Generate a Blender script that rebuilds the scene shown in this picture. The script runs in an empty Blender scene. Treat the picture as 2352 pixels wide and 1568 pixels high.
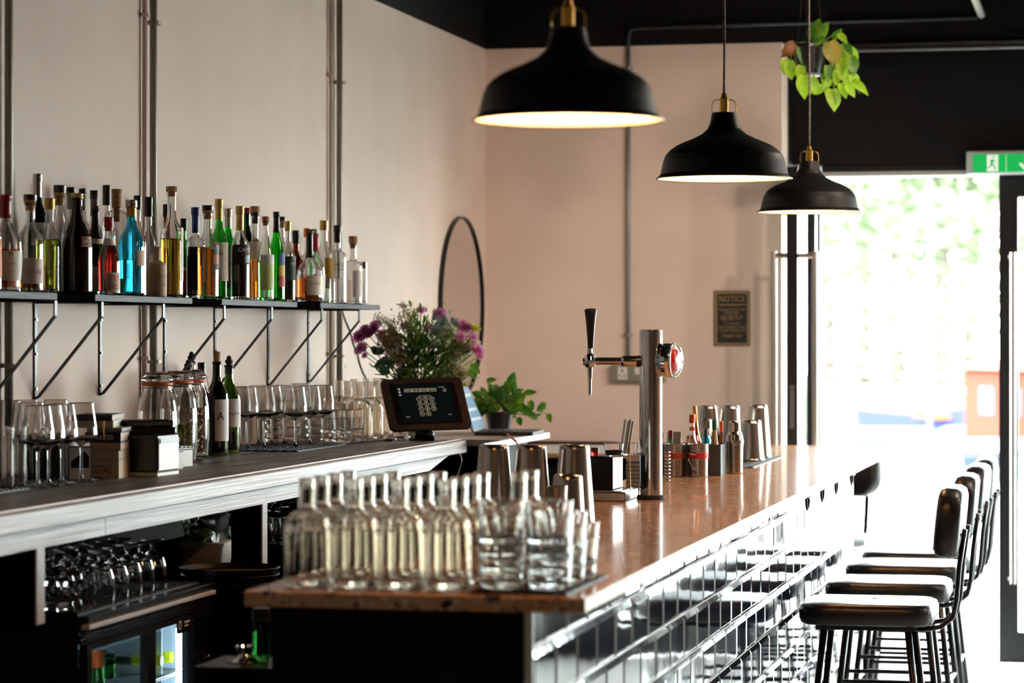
import bpy, math, random
from math import sin, cos, pi, radians, atan, hypot
from mathutils import Vector, Matrix
random.seed(7)
SC = bpy.context.scene
COL = SC.collection
# ---------------------------------------------------------------- camera
F, CX, HV, H = 6300.0, 1176.0, 765.0, 1.61      # focal in px of a 2352 wide frame, horizon row, eye height
TH = atan(1409.0 / F); CS, SN = cos(TH), sin(TH)
UV, K = 2585.0, F / cos(TH)
cam = bpy.data.cameras.new('camera'); camo = bpy.data.objects.new('camera', cam); COL.objects.link(camo)
camo.location = (0, 0, H); camo.rotation_euler = (pi / 2, 0, TH)
cam.sensor_width = 36; cam.lens = 36 * F / 2352
cam.shift_y = (HV - 784) / 2352 * -1 * -1
cam.clip_start = .1; cam.clip_end = 400
cam.dof.use_dof = True; cam.dof.focus_distance = 8.6; cam.dof.aperture_fstop = 3.6
SC.camera = camo
# ---------------------------------------------------------------- world, light, exposure
SC.view_settings.view_transform = 'Standard'; SC.view_settings.look = 'None'
SC.view_settings.gamma = 1; SC.view_settings.use_curve_mapping = False
SC.view_settings.exposure = 0.2
W = bpy.data.worlds.new('world'); SC.world = W; W.use_nodes = True
nt = W.node_tree; nt.nodes.clear()
bg = nt.nodes.new('ShaderNodeBackground'); wo = nt.nodes.new('ShaderNodeOutputWorld')
tc = nt.nodes.new('ShaderNodeTexCoord'); sx = nt.nodes.new('ShaderNodeSeparateXYZ'); rp = nt.nodes.new('ShaderNodeValToRGB')
nt.links.new(tc.outputs['Generated'], sx.inputs[0]); nt.links.new(sx.outputs['Z'], rp.inputs[0])
rp.color_ramp.elements[0].position = 0; rp.color_ramp.elements[0].color = (.97, .985, 1, 1)
rp.color_ramp.elements[1].position = .7; rp.color_ramp.elements[1].color = (.82, .91, 1, 1)
nt.links.new(rp.outputs[0], bg.inputs[0]); nt.links.new(bg.outputs[0], wo.inputs[0])
bg.inputs[1].default_value = 38.0
SPW = 165     # watts of each added end wall fill spot
FILL_W = 40      # watts of each added overhead downlight
cy = SC.cycles
cy.max_bounces = 28; cy.diffuse_bounces = 4; cy.glossy_bounces = 5; cy.transmission_bounces = 28
cy.transparent_max_bounces = 24; cy.caustics_reflective = True; cy.caustics_refractive = True
cy.blur_glossy = .5; cy.sample_clamp_indirect = 6; cy.sample_clamp_direct = 0
cy.use_adaptive_sampling = True; cy.adaptive_threshold = .03; cy.use_denoising = True
sunl = bpy.data.lights.new('sun', 'SUN'); suno = bpy.data.objects.new('sun', sunl); COL.objects.link(suno)
sunl.energy = 2; sunl.angle = radians(6); sunl.color = (1, .96, .9)
suno.rotation_euler = Vector((-.25, -.62, -1.0)).to_track_quat('-Z', 'Y').to_euler()
# ---------------------------------------------------------------- helpers
def on_z(u, v, z):
    k = (z - H) / ((HV - v) / F); x = (u - CX) / F
    return (k * (x * CS - SN), k * (x * SN + CS))
def zc_x(u, X): return -X * K / (UV - u)
def at(u, v, d):
    x = (u - CX) / F * d
    return Vector((x * CS - d * SN, x * SN + d * CS, H + (HV - v) / F * d))
def on_x(u, v, X): return at(u, v, zc_x(u, X))
def on_y(u, v, Y):
    x = (u - CX) / F; d = Y / (x * SN + CS); return at(u, v, d)
def depth(p): return -p[0] * SN + p[1] * CS
def lin(c):
    if isinstance(c, str):
        c = [int(c[i:i + 2], 16) / 255 for i in (0, 2, 4)]
    return tuple(((x / 12.92) if x <= .04045 else ((x + .055) / 1.055) ** 2.4) for x in c)
MATS = {}
def mat(name, col, rough=.5, metal=0, spec=.5, trans=0, ior=1.45, emit=None, estr=0, noise=None, bump=None, coat=0, sheen=0):
    if name in MATS: return MATS[name]
    m = bpy.data.materials.new(name); m.use_nodes = True; n = m.node_tree; b = n.nodes['Principled BSDF']
    c = lin(col); b.inputs['Base Color'].default_value = (*c, 1)
    b.inputs['Roughness'].default_value = rough; b.inputs['Metallic'].default_value = metal
    b.inputs['Specular IOR Level'].default_value = spec; b.inputs['Transmission Weight'].default_value = trans
    b.inputs['IOR'].default_value = ior; b.inputs['Coat Weight'].default_value = coat; b.inputs['Coat Roughness'].default_value = .05
    if emit is not None:
        b.inputs['Emission Color'].default_value = (*lin(emit), 1); b.inputs['Emission Strength'].default_value = estr
    co = None
    if noise or bump:
        co = n.nodes.new('ShaderNodeTexCoord')
    if noise:   # (other colour, scale xyz, detail, lo, hi)
        mp = n.nodes.new('ShaderNodeMapping'); mp.inputs['Scale'].default_value = noise[1]
        nz = n.nodes.new('ShaderNodeTexNoise'); nz.inputs['Scale'].default_value = 1; nz.inputs['Detail'].default_value = noise[2]
        r = n.nodes.new('ShaderNodeValToRGB')
        r.color_ramp.elements[0].position = noise[3]; r.color_ramp.elements[1].position = noise[4]
        r.color_ramp.elements[0].color = (*c, 1); r.color_ramp.elements[1].color = (*lin(noise[0]), 1)
        n.links.new(co.outputs['Object'], mp.inputs[0]); n.links.new(mp.outputs[0], nz.inputs['Vector'])
        n.links.new(nz.outputs['Fac'], r.inputs[0]); n.links.new(r.outputs[0], b.inputs['Base Color'])
    if bump:    # (scale xyz, strength, detail)
        mp = n.nodes.new('ShaderNodeMapping'); mp.inputs['Scale'].default_value = bump[0]
        nz = n.nodes.new('ShaderNodeTexNoise'); nz.inputs['Scale'].default_value = 1; nz.inputs['Detail'].default_value = bump[2]
        bp = n.nodes.new('ShaderNodeBump'); bp.inputs['Strength'].default_value = bump[1]; bp.inputs['Distance'].default_value = .01
        n.links.new(co.outputs['Object'], mp.inputs[0]); n.links.new(mp.outputs[0], nz.inputs['Vector'])
        n.links.new(nz.outputs['Fac'], bp.inputs['Height']); n.links.new(bp.outputs[0], b.inputs['Normal'])
    MATS[name] = m; return m
def thin_glass(name, tint='FFFFFF', rough=0.0, refl=1.0):
    if name in MATS: return MATS[name]
    m = bpy.data.materials.new(name); m.use_nodes = True; n = m.node_tree; n.nodes.clear()
    o = n.nodes.new('ShaderNodeOutputMaterial'); mx = n.nodes.new('ShaderNodeMixShader')
    t = n.nodes.new('ShaderNodeBsdfTransparent'); t.inputs[0].default_value = (*lin(tint), 1)
    g = n.nodes.new('ShaderNodeBsdfGlossy'); g.inputs['Roughness'].default_value = rough
    lw = n.nodes.new('ShaderNodeLayerWeight'); lw.inputs[0].default_value = .5
    pw = n.nodes.new('ShaderNodeMath'); pw.operation = 'POWER'; pw.inputs[1].default_value = 4.5; n.links.new(lw.outputs['Facing'], pw.inputs[0])
    ml = n.nodes.new('ShaderNodeMath'); ml.operation = 'MULTIPLY_ADD'; ml.inputs[1].default_value = .9 * refl; ml.inputs[2].default_value = .035 * refl
    ml.use_clamp = True; n.links.new(pw.outputs[0], ml.inputs[0]); n.links.new(ml.outputs[0], mx.inputs[0])
    n.links.new(t.outputs[0], mx.inputs[1]); n.links.new(g.outputs[0], mx.inputs[2]); n.links.new(mx.outputs[0], o.inputs[0])
    MATS[name] = m; return m
class MB:
    def __init__(s): s.v = []; s.f = []; s.sm = []
    def add(s, vs, fs, smooth=False, M=None):
        o = len(s.v)
        s.v += [tuple(M @ Vector(p)) if M else tuple(p) for p in vs]
        s.f += [tuple(i + o for i in f) for f in fs]; s.sm += [smooth] * len(fs); return s
    def box(s, c, d, M=None, bev=0):
        x, y, z = c; a, b, e = d[0] / 2, d[1] / 2, d[2] / 2
        if bev:
            k = min(bev, a * .9, b * .9, e * .9); vs = []; ring = []
            for sz, zz in ((-1, e), (1, e)):
                pass
            P = []
            for sx_ in (-1, 1):
                for sy in (-1, 1):
                    for sz in (-1, 1):
                        P += [(x + sx_ * a, y + sy * (b - k), z + sz * (e - k)), (x + sx_ * (a - k), y + sy * b, z + sz * (e - k)), (x + sx_ * (a - k), y + sy * (b - k), z + sz * e)]
            def id_(sx_, sy, sz, t): return (((sx_ > 0) * 2 + (sy > 0)) * 2 + (sz > 0)) * 3 + t
            fs = []
            for q in (-1, 1):
                fs.append([id_(q, -1, -1, 0), id_(q, 1, -1, 0), id_(q, 1, 1, 0), id_(q, -1, 1, 0)][::q])
                fs.append([id_(-1, q, -1, 1), id_(-1, q, 1, 1), id_(1, q, 1, 1), id_(1, q, -1, 1)][::q])
                fs.append([id_(-1, -1, q, 2), id_(1, -1, q, 2), id_(1, 1, q, 2), id_(-1, 1, q, 2)][::q])
            for q in (-1, 1):
                for r in (-1, 1):
                    fs.append([id_(q, r, -1, 0), id_(q, r, 1, 0), id_(q, r, 1, 1), id_(q, r, -1, 1)][::-q * r])
                    fs.append([id_(q, -1, r, 0), id_(q, 1, r, 0), id_(q, 1, r, 2), id_(q, -1, r, 2)][::q * r])
                    fs.append([id_(-1, q, r, 1), id_(1, q, r, 1), id_(1, q, r, 2), id_(-1, q, r, 2)][::-q * r])
                    for t in (-1, 1):
                        fs.append([id_(q, r, t, 0), id_(q, r, t, 1), id_(q, r, t, 2)][::q * r * t])
            return s.add(P, fs, False, M)
        vs = [(x + i * a, y + j * b, z + k * e) for i in (-1, 1) for j in (-1, 1) for k in (-1, 1)]
        return s.add(vs, [(0, 1, 3, 2), (4, 6, 7, 5), (0, 4, 5, 1), (2, 3, 7, 6), (0, 2, 6, 4), (1, 5, 7, 3)], False, M)
    def lathe(s, pr, n=28, M=None, smooth=True, wob=None):
        if smooth:      # support rings keep flat stretches flat under smooth shading
            q = [pr[0]]
            for a, b in zip(pr[:-1], pr[1:]):
                L = hypot(b[0] - a[0], b[1] - a[1])
                if L > .009:
                    for t in (.0016 / L, 1 - .0016 / L): q.append((a[0] + (b[0] - a[0]) * t, a[1] + (b[1] - a[1]) * t))
                q.append(b)
            pr = q
        vs = []; idx = []
        for r, z in pr:
            if r < 1e-6: idx.append([len(vs)] * n); vs.append((0, 0, z))
            else:
                idx.append(list(range(len(vs), len(vs) + n)))
                for i in range(n):
                    a = 2 * pi * i / n; rr = r * (wob(a) if wob else 1)
                    vs.append((rr * cos(a), rr * sin(a), z))
        fs = []
        for k in range(len(pr) - 1):
            A, B = idx[k], idx[k + 1]
            for i in range(n):
                j = (i + 1) % n
                q = []
                for t in (A[i], A[j], B[j], B[i]):
                    if t not in q: q.append(t)
                if len(q) > 2: fs.append(q)
        return s.add(vs, fs, smooth, M)
    def cyl(s, p, q, r, n=14, r2=None, cap=True):
        p, q = Vector(p), Vector(q); d = q - p; L = d.length
        M = Matrix.Translation(p) @ d.to_track_quat('Z', 'Y').to_matrix().to_4x4()
        r2 = r if r2 is None else r2
        vs = [(r * cos(2 * pi * i / n), r * sin(2 * pi * i / n), 0) for i in range(n)] + [(r2 * cos(2 * pi * i / n), r2 * sin(2 * pi * i / n), L) for i in range(n)]
        fs = [(i, (i + 1) % n, n + (i + 1) % n, n + i) for i in range(n)]
        s.add(vs, fs, True, M)
        if cap: s.add(vs, [tuple(range(n))[::-1], tuple(range(n, 2 * n))], False, M)
        return s
    def tube(s, pts, r, n=8, rs=None, flat=None):
        pts = [Vector(p) for p in pts]; N = len(pts); vs = []; up = Vector((0, 0, 1))
        for i, p in enumerate(pts):
            t = (pts[min(i + 1, N - 1)] - pts[max(i - 1, 0)]).normalized()
            a = t.cross(up)
            if a.length < .05: a = t.cross(Vector((0, 1, 0)))
            a.normalize(); b = t.cross(a).normalized(); rr = rs[i] if rs else r
            for j in range(n):
                w = 2 * pi * j / n + (pi / 4 if n == 4 else 0); vs.append(p + a * (rr * cos(w)) + b * (rr * sin(w) * (flat or 1)))
        fs = [(i * n + j, i * n + (j + 1) % n, (i + 1) * n + (j + 1) % n, (i + 1) * n + j) for i in range(N - 1) for j in range(n)]
        fs += [tuple(range(n))[::-1], tuple(range((N - 1) * n, N * n))]
        return s.add(vs, fs, n > 4)
    def prism(s, poly, h, M=None, smooth=False):   # polygon in xy (counter clockwise), extruded in z
        n = len(poly)
        vs = [(x, y, 0) for x, y in poly] + [(x, y, h) for x, y in poly]
        return s.add(vs, [tuple(range(n))[::-1], tuple(range(n, 2 * n))] + [(i, (i + 1) % n, n + (i + 1) % n, n + i) for i in range(n)], smooth, M)
    def mesh(s, name, m):
        me = bpy.data.meshes.new(name); me.from_pydata(s.v, [], s.f); me.polygons.foreach_set('use_smooth', s.sm)
        if m: me.materials.append(m)
        me.update(); return me
    def build(s, name, m, parent=None, loc=None, rot=None, **t):
        return obj(name, s.mesh(name, m), parent, loc, rot, **t)
def obj(name, me, parent=None, loc=None, rot=None, label=None, cat=None, group=None, kind=None):
    o = bpy.data.objects.new(name, me); COL.objects.link(o)
    if parent: o.parent = parent
    if loc is not None: o.location = loc
    if rot is not None: o.rotation_euler = rot
    if label: o['label'] = label
    if cat: o['category'] = cat
    if group: o['group'] = group
    if kind: o['kind'] = kind
    return o
def thing(name, label, cat, loc=(0, 0, 0), rz=0, group=None, rot=None):
    return obj(name, None, None, loc, rot or (0, 0, rz), label, cat, group)
def dup(o, loc, rz=None, label=None, group=None):
    def cp(a, par):
        b = a.copy(); COL.objects.link(b); b.parent = par
        for ch in [x for x in bpy.data.objects if x.parent == a]: cp(ch, b)
        return b
    r = cp(o, None); r.location = loc
    if rz is not None: r.rotation_euler = (0, 0, rz)
    if label: r['label'] = label
    if group: r['group'] = group
    return r
def struct(name, mb, m, parent=None, label=None, **k):
    return mb.build(name, m, parent, label=label, kind=None if parent else 'structure', **k)
def shade_auto(o, ang=35):
    me = o.data
    try:
        me.set_sharp_from_angle(angle=radians(ang))
    except Exception: pass
    return o
def text_geo(s, size, align='CENTER'):
    c = bpy.data.curves.new('t', 'FONT'); c.body = s; c.size = size; c.align_x = align; c.align_y = 'CENTER'; c.resolution_u = 2
    o = bpy.data.objects.new('t', c); COL.objects.link(o)
    me = o.to_mesh(); vs = [tuple(v.co) for v in me.vertices]; fs = [tuple(p.vertices) for p in me.polygons]
    o.to_mesh_clear(); bpy.data.objects.remove(o); bpy.data.curves.remove(c)
    return vs, fs
def text_flat(parent, s, size, m, M, name='lettering', sx=1.0, sy=1.0):
    vs, fs = text_geo(s, size); mb = MB(); mb.add([(x * sx, y * sy, 0) for x, y, _ in vs], fs, False, M)
    return mb.build(name, m, parent)
def add_text(mb, s, size, M, sx=1.0):
    vs, fs = text_geo(s, size); mb.add([(x * sx, y, 0) for x, y, _ in vs], fs, False, M)
def fit_text(mb, s, w, h, M):
    vs, fs = text_geo(s, 1.0); xs = [v[0] for v in vs]; ys = [v[1] for v in vs]
    cx_, cy_ = (min(xs) + max(xs)) / 2, (min(ys) + max(ys)) / 2; kx, ky = w / (max(xs) - min(xs)), h / (max(ys) - min(ys))
    mb.add([((x - cx_) * kx, (y - cy_) * ky, 0) for x, y, _ in vs], fs, False, M)
def add_text_cyl(mb, s, size, R, ang, z, sx=1.0):
    vs, fs = text_geo(s, size)
    mb.add([(R * cos(ang + x * sx / R), R * sin(ang + x * sx / R), z + y) for x, y, _ in vs], fs)
def arc_patch(mb, R, a0, a1, z0, z1, n=14):
    vs = []
    for i in range(n + 1):
        a = a0 + (a1 - a0) * i / n
        vs += [(R * cos(a), R * sin(a), z0), (R * cos(a), R * sin(a), z1)]
    mb.add(vs, [(2 * i, 2 * i + 2, 2 * i + 3, 2 * i + 1) for i in range(n)], True)
# ---------------------------------------------------------------- materials
M_wall = mat('wall_paint', 'E3D3C8', .92, noise=('DDCCC1', (3, 3, 3), 3, .35, .65), bump=((180, 180, 180), .06, 2))
M_black = mat('black_paint', '0D0E0F', .65, spec=.2, bump=((60, 60, 60), .1, 2))
M_ceil = mat('black_ceiling_paint', '0C0D0E', .9)
M_blackmetal = mat('black_metal', '17181A', .35, metal=.2)
M_steel = mat('steel', 'C9C6C2', .18, metal=1)
M_steelb = mat('brushed_steel', 'B4ADA5', .22, metal=1, bump=((4, 4, 400), .03, 2))
M_chrome = mat('chrome', 'DADADA', .05, metal=1)
M_conduit = mat('conduit_steel', '8E8C80', .5, metal=.45)
M_conduitp = mat('painted_conduit', 'C9B8AA', .6)
M_glass = mat('clear_glass', 'FFFFFF', 0, trans=1, ior=1.46)
M_pane = thin_glass('window_glass', 'F4FAF8')
M_thin = thin_glass('thin_clear_glass', 'F1F5F3', refl=1.6)
M_brass = mat('brass', 'C9943A', .28, metal=1)
M_cork = mat('cork', 'B98F63', .85, noise=('8A6039', (220, 220, 220), 2, .45, .6))
M_white = mat('white_enamel', 'F2EDE4', .6)
M_rubber = mat('black_rubber', '121212', .75, bump=((300, 300, 300), .5, 1))
M_leather = mat('black_leather', '1A1A1C', .34, bump=((90, 90, 90), .15, 3))
M_blacklac = mat('black_plastic', '131314', .3)
# ================================================================ SETTING
XW, YW = -3.05, 13.05           # left wall plane, end wall plane
XB = -2.42                       # front of the back counter
ZC, ZB = 1.213, 1.098            # back counter top, bar top
YF = 13.55                       # glazed front
floor_m = mat('pale_polished_concrete', 'CFCDC8', .22, noise=('BDBAB4', (1.2, 1.2, 1.2), 4, .35, .7))
struct('floor', MB().box((2.6, 5.3, -.05), (11.4, 17.0, .1)), floor_m)
struct('ceiling', MB().box((2.6, 5.3, 3.35), (11.4, 17.0, .1)), M_ceil)
ZP = 2.996                      # paint line: pink below, black above
wl = struct('wall_left', MB().box((XW - .1, 5.15, ZP / 2), (.2, 16.6, ZP)), M_wall)
struct('upper_band', MB().box((XW - .1, 5.15, (ZP + 3.3) / 2), (.2, 16.6, 3.3 - ZP)), M_black, wl, label='black painted upper band of the wall')
xe = -1.600
wb = struct('wall_back', MB().box(((XW - .2 + xe) / 2, YW + .115, ZP / 2), (xe - XW + .2, .23, ZP)), M_wall)
struct('upper_band', MB().box((2.5, YW + .115, (ZP + 3.3) / 2), (11.3, .23, 3.3 - ZP)), M_black, wb, label='black painted upper band of the wall')
struct('lobby_return', MB().box((xe - .1, (YW + .23 + YF + .1) / 2, 1.65), (.2, YF + .1 - YW - .23, 3.3)), M_black, wb, label='black return beside the glass door')
# wall_right with windows, wall_front (behind the camera)
M_far = mat('brown_wall_paint', '6E4E3C', .9)
struct('wall_right', MB().box((8.2, 5.3, 1.65), (.2, 17.0, 3.3)), M_far)
struct('wall_front', MB().box((2.6, -3.2, 1.65), (11.4, .2, 3.3)), M_far)
# glazed front: header, frames, panes, door leaves
ZH = 2.436; ZO = 2.376
hd = struct('wall_far', MB().box((3.3, YF, (ZH + 3.3) / 2), (10.0, .16, 3.3 - ZH)), M_black)
struct('head_trim', MB().box((3.3, YF - .07, ZO + .012), (10.0, .03, .022)), mat('pale_aluminium', 'B8BABC', .4, metal=.6), hd)
XJ = -1.47
dr = MB(); dr.box((XJ - .03, YF, ZH / 2), (.07, .08, ZH)); dr.box((XJ + .96, YF, ZH - .03), (1.9, .08, .06))
d1 = struct('door_1', dr, M_blackmetal)
# open left leaf, folded back into the room
LX, LY0, LY1 = -1.504, 12.66, YF - .06
lf = MB(); zt = ZO
lf.box((LX, LY0 + .045, zt / 2 + .005), (.052, .09, zt)); lf.box((LX, LY1 - .045, zt / 2 + .005), (.052, .09, zt))
lf.box((LX, (LY0 + LY1) / 2, zt - .05), (.052, LY1 - LY0 - .18, .1)); lf.box((LX, (LY0 + LY1) / 2, .075), (.052, LY1 - LY0 - .18, .14))
lfo = lf.build('door_leaf', M_blackmetal, d1, label='open black framed leaf folded back beside the end wall')
MB().box((LX, (LY0 + LY1) / 2, zt / 2), (.01, LY1 - LY0 - .18, zt - .2)).build('pane', M_pane, lfo)
hm = mat('satin_handle_steel', 'B9B4AC', .3, metal=.9)
def pull(parent, p0, p1, off, r=.014):
    mb = MB(); off = Vector(off); a = Vector(p0) + off; b = Vector(p1) + off
    mb.cyl(a + (a - b).normalized() * .02, b + (b - a).normalized() * .02, r, 16)
    for q, w in ((Vector(p0), a), (Vector(p1), b)): mb.cyl(q, w, r * .9, 12)
    return mb.build('pull_handle', hm, parent, label='tall satin steel pull handle')
pull(lfo, (LX + .026, LY0 + .05, .55), (LX + .026, LY0 + .05, 1.97), (.075, 0, 0))
pull(lfo, (LX - .026, LY0 + .05, .55), (LX - .026, LY0 + .05, 1.97), (-.065, 0, 0))
lk = MB(); lk.box((LX, LY0 - .002, 1.27), (.02, .005, .2)); lk.cyl((LX, LY0 - .001, 1.31), (LX, LY0 - .008, 1.31), .006, 10)
lk.build('lock_plate', mat('worn_steel', '77777A', .4, metal=1), lfo)
# closed right leaf
RX0 = on_y(2295, 800, YF)[0]; RX1 = RX0 + .82
rf = MB(); rf.box((RX0 + .046, YF, zt / 2 + .01), (.092, .055, zt)); rf.box((RX1 - .046, YF, zt / 2 + .01), (.092, .055, zt))
rf.box(((RX0 + RX1) / 2, YF, zt - .05), (RX1 - RX0 - .184, .055, .11)); rf.box(((RX0 + RX1) / 2, YF, .085), (RX1 - RX0 - .184, .055, .15))
d2 = struct('door_2', rf, M_blackmetal)
struct('pane', MB().box(((RX0 + RX1) / 2, YF, zt / 2), (RX1 - RX0 - .184, .01, zt - .2)), M_pane, d2)
pull(d2, (RX0 + .05, YF - .027, .42), (RX0 + .05, YF - .027, 1.98), (.02, -.07, 0), .013)
# more shopfront glazing to the right
PX = RX1 + .42
struct('trim_2', MB().box(((RX1 + PX) / 2 + .003, YF - .02, ZH / 2), (PX - RX1 - .006, .2, ZH), bev=.004), M_black, label='black painted pier right of the glass doors')
x = PX + .02; k = 10
while x < 8.0:
    x2 = min(x + 1.5, 8.1); k += 1
    w = MB()
    for xx in (x + .03, x2 - .03): w.box((xx, YF, ZH / 2), (.06, .08, ZH))
    for zz in (.05, ZH - .03): w.box(((x + x2) / 2, YF, zz), (x2 - x - .12, .08, .1))
    wo_ = struct('window_%d' % k, w, M_blackmetal)
    struct('pane', MB().box(((x + x2) / 2, YF, ZH / 2), (x2 - x - .12, .01, ZH - .2)), M_pane, wo_)
    x = x2
# warm overhead fill lights added to brighten the room, shaped as drums (outside the frame)
for i, (x_, y_, p_, lb) in enumerate(((.6, 10.0, 1, 'nearest the bar end'), (2.4, 10.0, 1, 'second from the bar end'), (4.6, 10.0, .8, 'third from the bar end'), (5.6, 5.4, .25, 'right of the room middle'), (5.2, 1.5, .2, 'in the far right corner'))):
    t = thing('drum_fill_light', 'added round drum fill light outside the picture, ' + lb, 'ceiling light', (x_, y_, 3.295), group='added drum fill lights')
    MB().lathe([(.26, -.03), (.275, -.03), (.28, 0), (0, 0)], 36).build('rim', M_blackmetal, t)
    L_ = bpy.data.lights.new('fill_light', 'AREA'); L_.shape = 'DISK'; L_.size = .5; L_.energy = FILL_W * p_; L_.color = (1, .80, .62); L_.spread = pi
    lo = bpy.data.objects.new('fill_glow', L_); COL.objects.link(lo); lo.parent = t; lo.location = (0, 0, -.035)
for i, (x_, y_, lb) in enumerate(((-.1, 8.7, 'nearest the bar'), (1.3, 8.9, 'in the middle'), (2.7, 9.4, 'furthest from the bar'))):  # unseen spots added to brighten the end wall
    t = thing('wall_fill_spot', 'added black fill spot outside the picture aimed at the end wall, ' + lb, 'spotlight', (x_, y_, 3.28), group='added wall fill spots')
    d_ = (Vector((-2.2, YW, 1.35)) - Vector((x_, y_, 3.1))).normalized(); q_ = d_.to_track_quat('-Z', 'Y').to_euler()
    MB().lathe([(0, .09), (.04, .09), (.05, 0), (.047, 0), (.037, .08), (0, .08)], 20).build('lamp_head', M_blackmetal, t, (0, 0, -.14), q_)
    MB().cyl((0, 0, -.1), (0, 0, .02), .012, 10).build('mount', M_blackmetal, t)
    L_ = bpy.data.lights.new('spot', 'SPOT'); L_.energy = SPW; L_.color = (1, .76, .60); L_.spot_size = radians(48); L_.spot_blend = 1; L_.shadow_soft_size = .12
    lo = bpy.data.objects.new('fill_glow', L_); COL.objects.link(lo); lo.parent = t; lo.location = Vector((0, 0, -.16)) + d_ * .03; lo.rotation_euler = q_
# conduits ---------------------------------------------------------
def conduit(pts, r, label, m=M_conduit, clips=()):
    t = thing('conduit', label, 'pipe', (0, 0, 0)); MB().tube(pts, r, 10).build('pipe', m, t)
    for c in clips:
        MB().cyl(Vector(c) - Vector((0, 0, .006)), Vector(c) + Vector((0, 0, .006)), r * 2.0, 12).build('saddle_clip', m, t)
    return t
for u, lab in ((4, 'steel conduit on the pink wall at the left frame edge'), (338, 'steel conduit on the pink wall behind the cork stoppered decanter'),
               (768, 'steel conduit on the pink wall behind the last bottles of the shelf')):
    zc = zc_x(u, XW); y = at(u, 500, zc)[1]
    conduit([(XW + .021, y, ZC + .001), (XW + .021, y, 3.28)], .0125, lab, clips=[(XW + .021, y, z) for z in (1.52, 2.6)])
for u, lab in ((324, 'thin pink painted conduit left of the middle steel conduit'), (753, 'thin pink painted conduit left of the steel conduit by the shelf end')):
    zc = zc_x(u, XW); y = at(u, 500, zc)[1]
    conduit([(XW + .012, y, ZC + .001), (XW + .012, y, 3.28)], .009, lab, M_conduitp, clips=[(XW + .012, y, z) for z in (1.53, 2.62)])
p = on_y(1443, 160, YW - .012)
zt_ = on_y(1443, 66, YW)[2]; xr = on_y(2245, 52, YW)[0]
cdt = conduit([(p[0], YW - .013, 1.42), (p[0], YW - .013, 2.94)], .0105,
        'grey conduit rising from the socket and turning along the black band', mat('grey_conduit', '8F9192', .45, metal=.5), clips=[(p[0], YW - .013, on_y(1443, v, YW)[2]) for v in (158, 768)])
MB().tube([(p[0], YW - .013, 2.94), (p[0], YW - .013, zt_ - .03), (p[0] + .01, YW - .013, zt_ - .008), (p[0] + .035, YW - .013, zt_), (xr, YW - .013, zt_ + .01)], .0105, 10).build('painted_pipe', mat('black_painted_pipe', '2A2E34', .4, metal=.3), cdt, label='stretch painted black')
conduit([(xr + .02, YW - .03, zt_ + .02), (xr + .03, 9.0, zt_ + .05), (xr + .03, 6.0, zt_ + .06)], .018, 'thick grey conduit running along the ceiling towards the front')
z1 = on_y(2150, 98, YW)[2]
conduit([(on_y(1915, 98, YW)[0], YW - .02, z1), (7.9, YW - .02, z1)], .017, 'thick black conduit along the band above the door', M_blackmetal)
conduit([(on_y(1915, 112, YW)[0], YW - .012, z1 - .03), (7.9, YW - .012, z1 - .03)], .008, 'thin grey conduit below the thick one above the door', mat('grey_conduit', '8F9192', .45))
# twin socket
pc = on_y(1468, 857, YW)
so = thing('twin_socket', 'metal clad double power socket under the conduit on end wall', 'socket', (pc[0], YW, pc[2]))
MB().box((0, -.02, 0), (.265, .04, .085), bev=.006).build('back_box', mat('socket_metal', '8E9088', .45, metal=.5), so)
for xx in (-.075, 0, .075):
    wp = MB().box((xx, -.042, .0 if xx else .012), (.046 if xx else .03, .005, .06 if xx else .035), bev=.002)
    w_ = wp.build('white_insert' if xx else 'switch', mat('white_plastic', 'DAD8D2', .4), so)
    if xx:
        MB().box((xx, -.0455, .012), (.006, .003, .014)).build('slot', M_blacklac, w_)
        for q in (-.011, .011): MB().box((xx + q, -.0455, -.012), (.01, .003, .006)).build('slot', M_blacklac, w_)
# notice
c = on_y(1682, 731, YW); hw = on_y(1723, 731, YW)[0] - c[0]; hh = on_y(1682, 668, YW)[2] - c[2]
gold = mat('dull_gold_print', 'A98B62', .5, metal=.3)
ns = thing('notice_sign', 'small black and gold notice asking guests to leave quietly on end wall', 'sign', (c[0], YW - .001, c[2]))
MB().box((0, -.004, 0), (2 * hw, .008, 2 * hh)).build('plate', mat('sign_black', '1E211C', .5), ns)
bm = MB(); a, b = hw * .93, hh * .955
for sgn in (-1, 1):
    bm.box((0, -.0088, sgn * (b - .003)), (2 * a, .0016, .0075)); bm.box((sgn * (a - .003), -.0088, 0), (.0075, .0016, 2 * b - .015))
bm.build('border', gold, ns)
tx = MB(); RX = Matrix.Rotation(pi / 2, 4, 'X'); qn = 13.2 / F
for s_, w_, h_, v in (('NOTICE', 60, 14, 686), ('PLEASE LEAVE THE', 60, 5.5, 711), ('PREMISES', 33, 5.5, 718.5), ('QUIETLY', 50, 12, 730), ('TO AVOID', 35, 5, 742.5),
                      ('DISTURBING THE', 60, 5, 751), ('LOCAL RESIDENTS', 61, 5, 758.5), ('THANK YOU', 46, 7.5, 770.5)):
    fit_text(tx, s_, w_ * qn, h_ * qn, Matrix.Translation((0, -.0095, (731 - v) * qn)) @ RX)
tx.box((0, -.0092, (731 - 700) * qn), (1.5 * hw, .001, .005)); tx.build('lettering', gold, ns)
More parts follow.
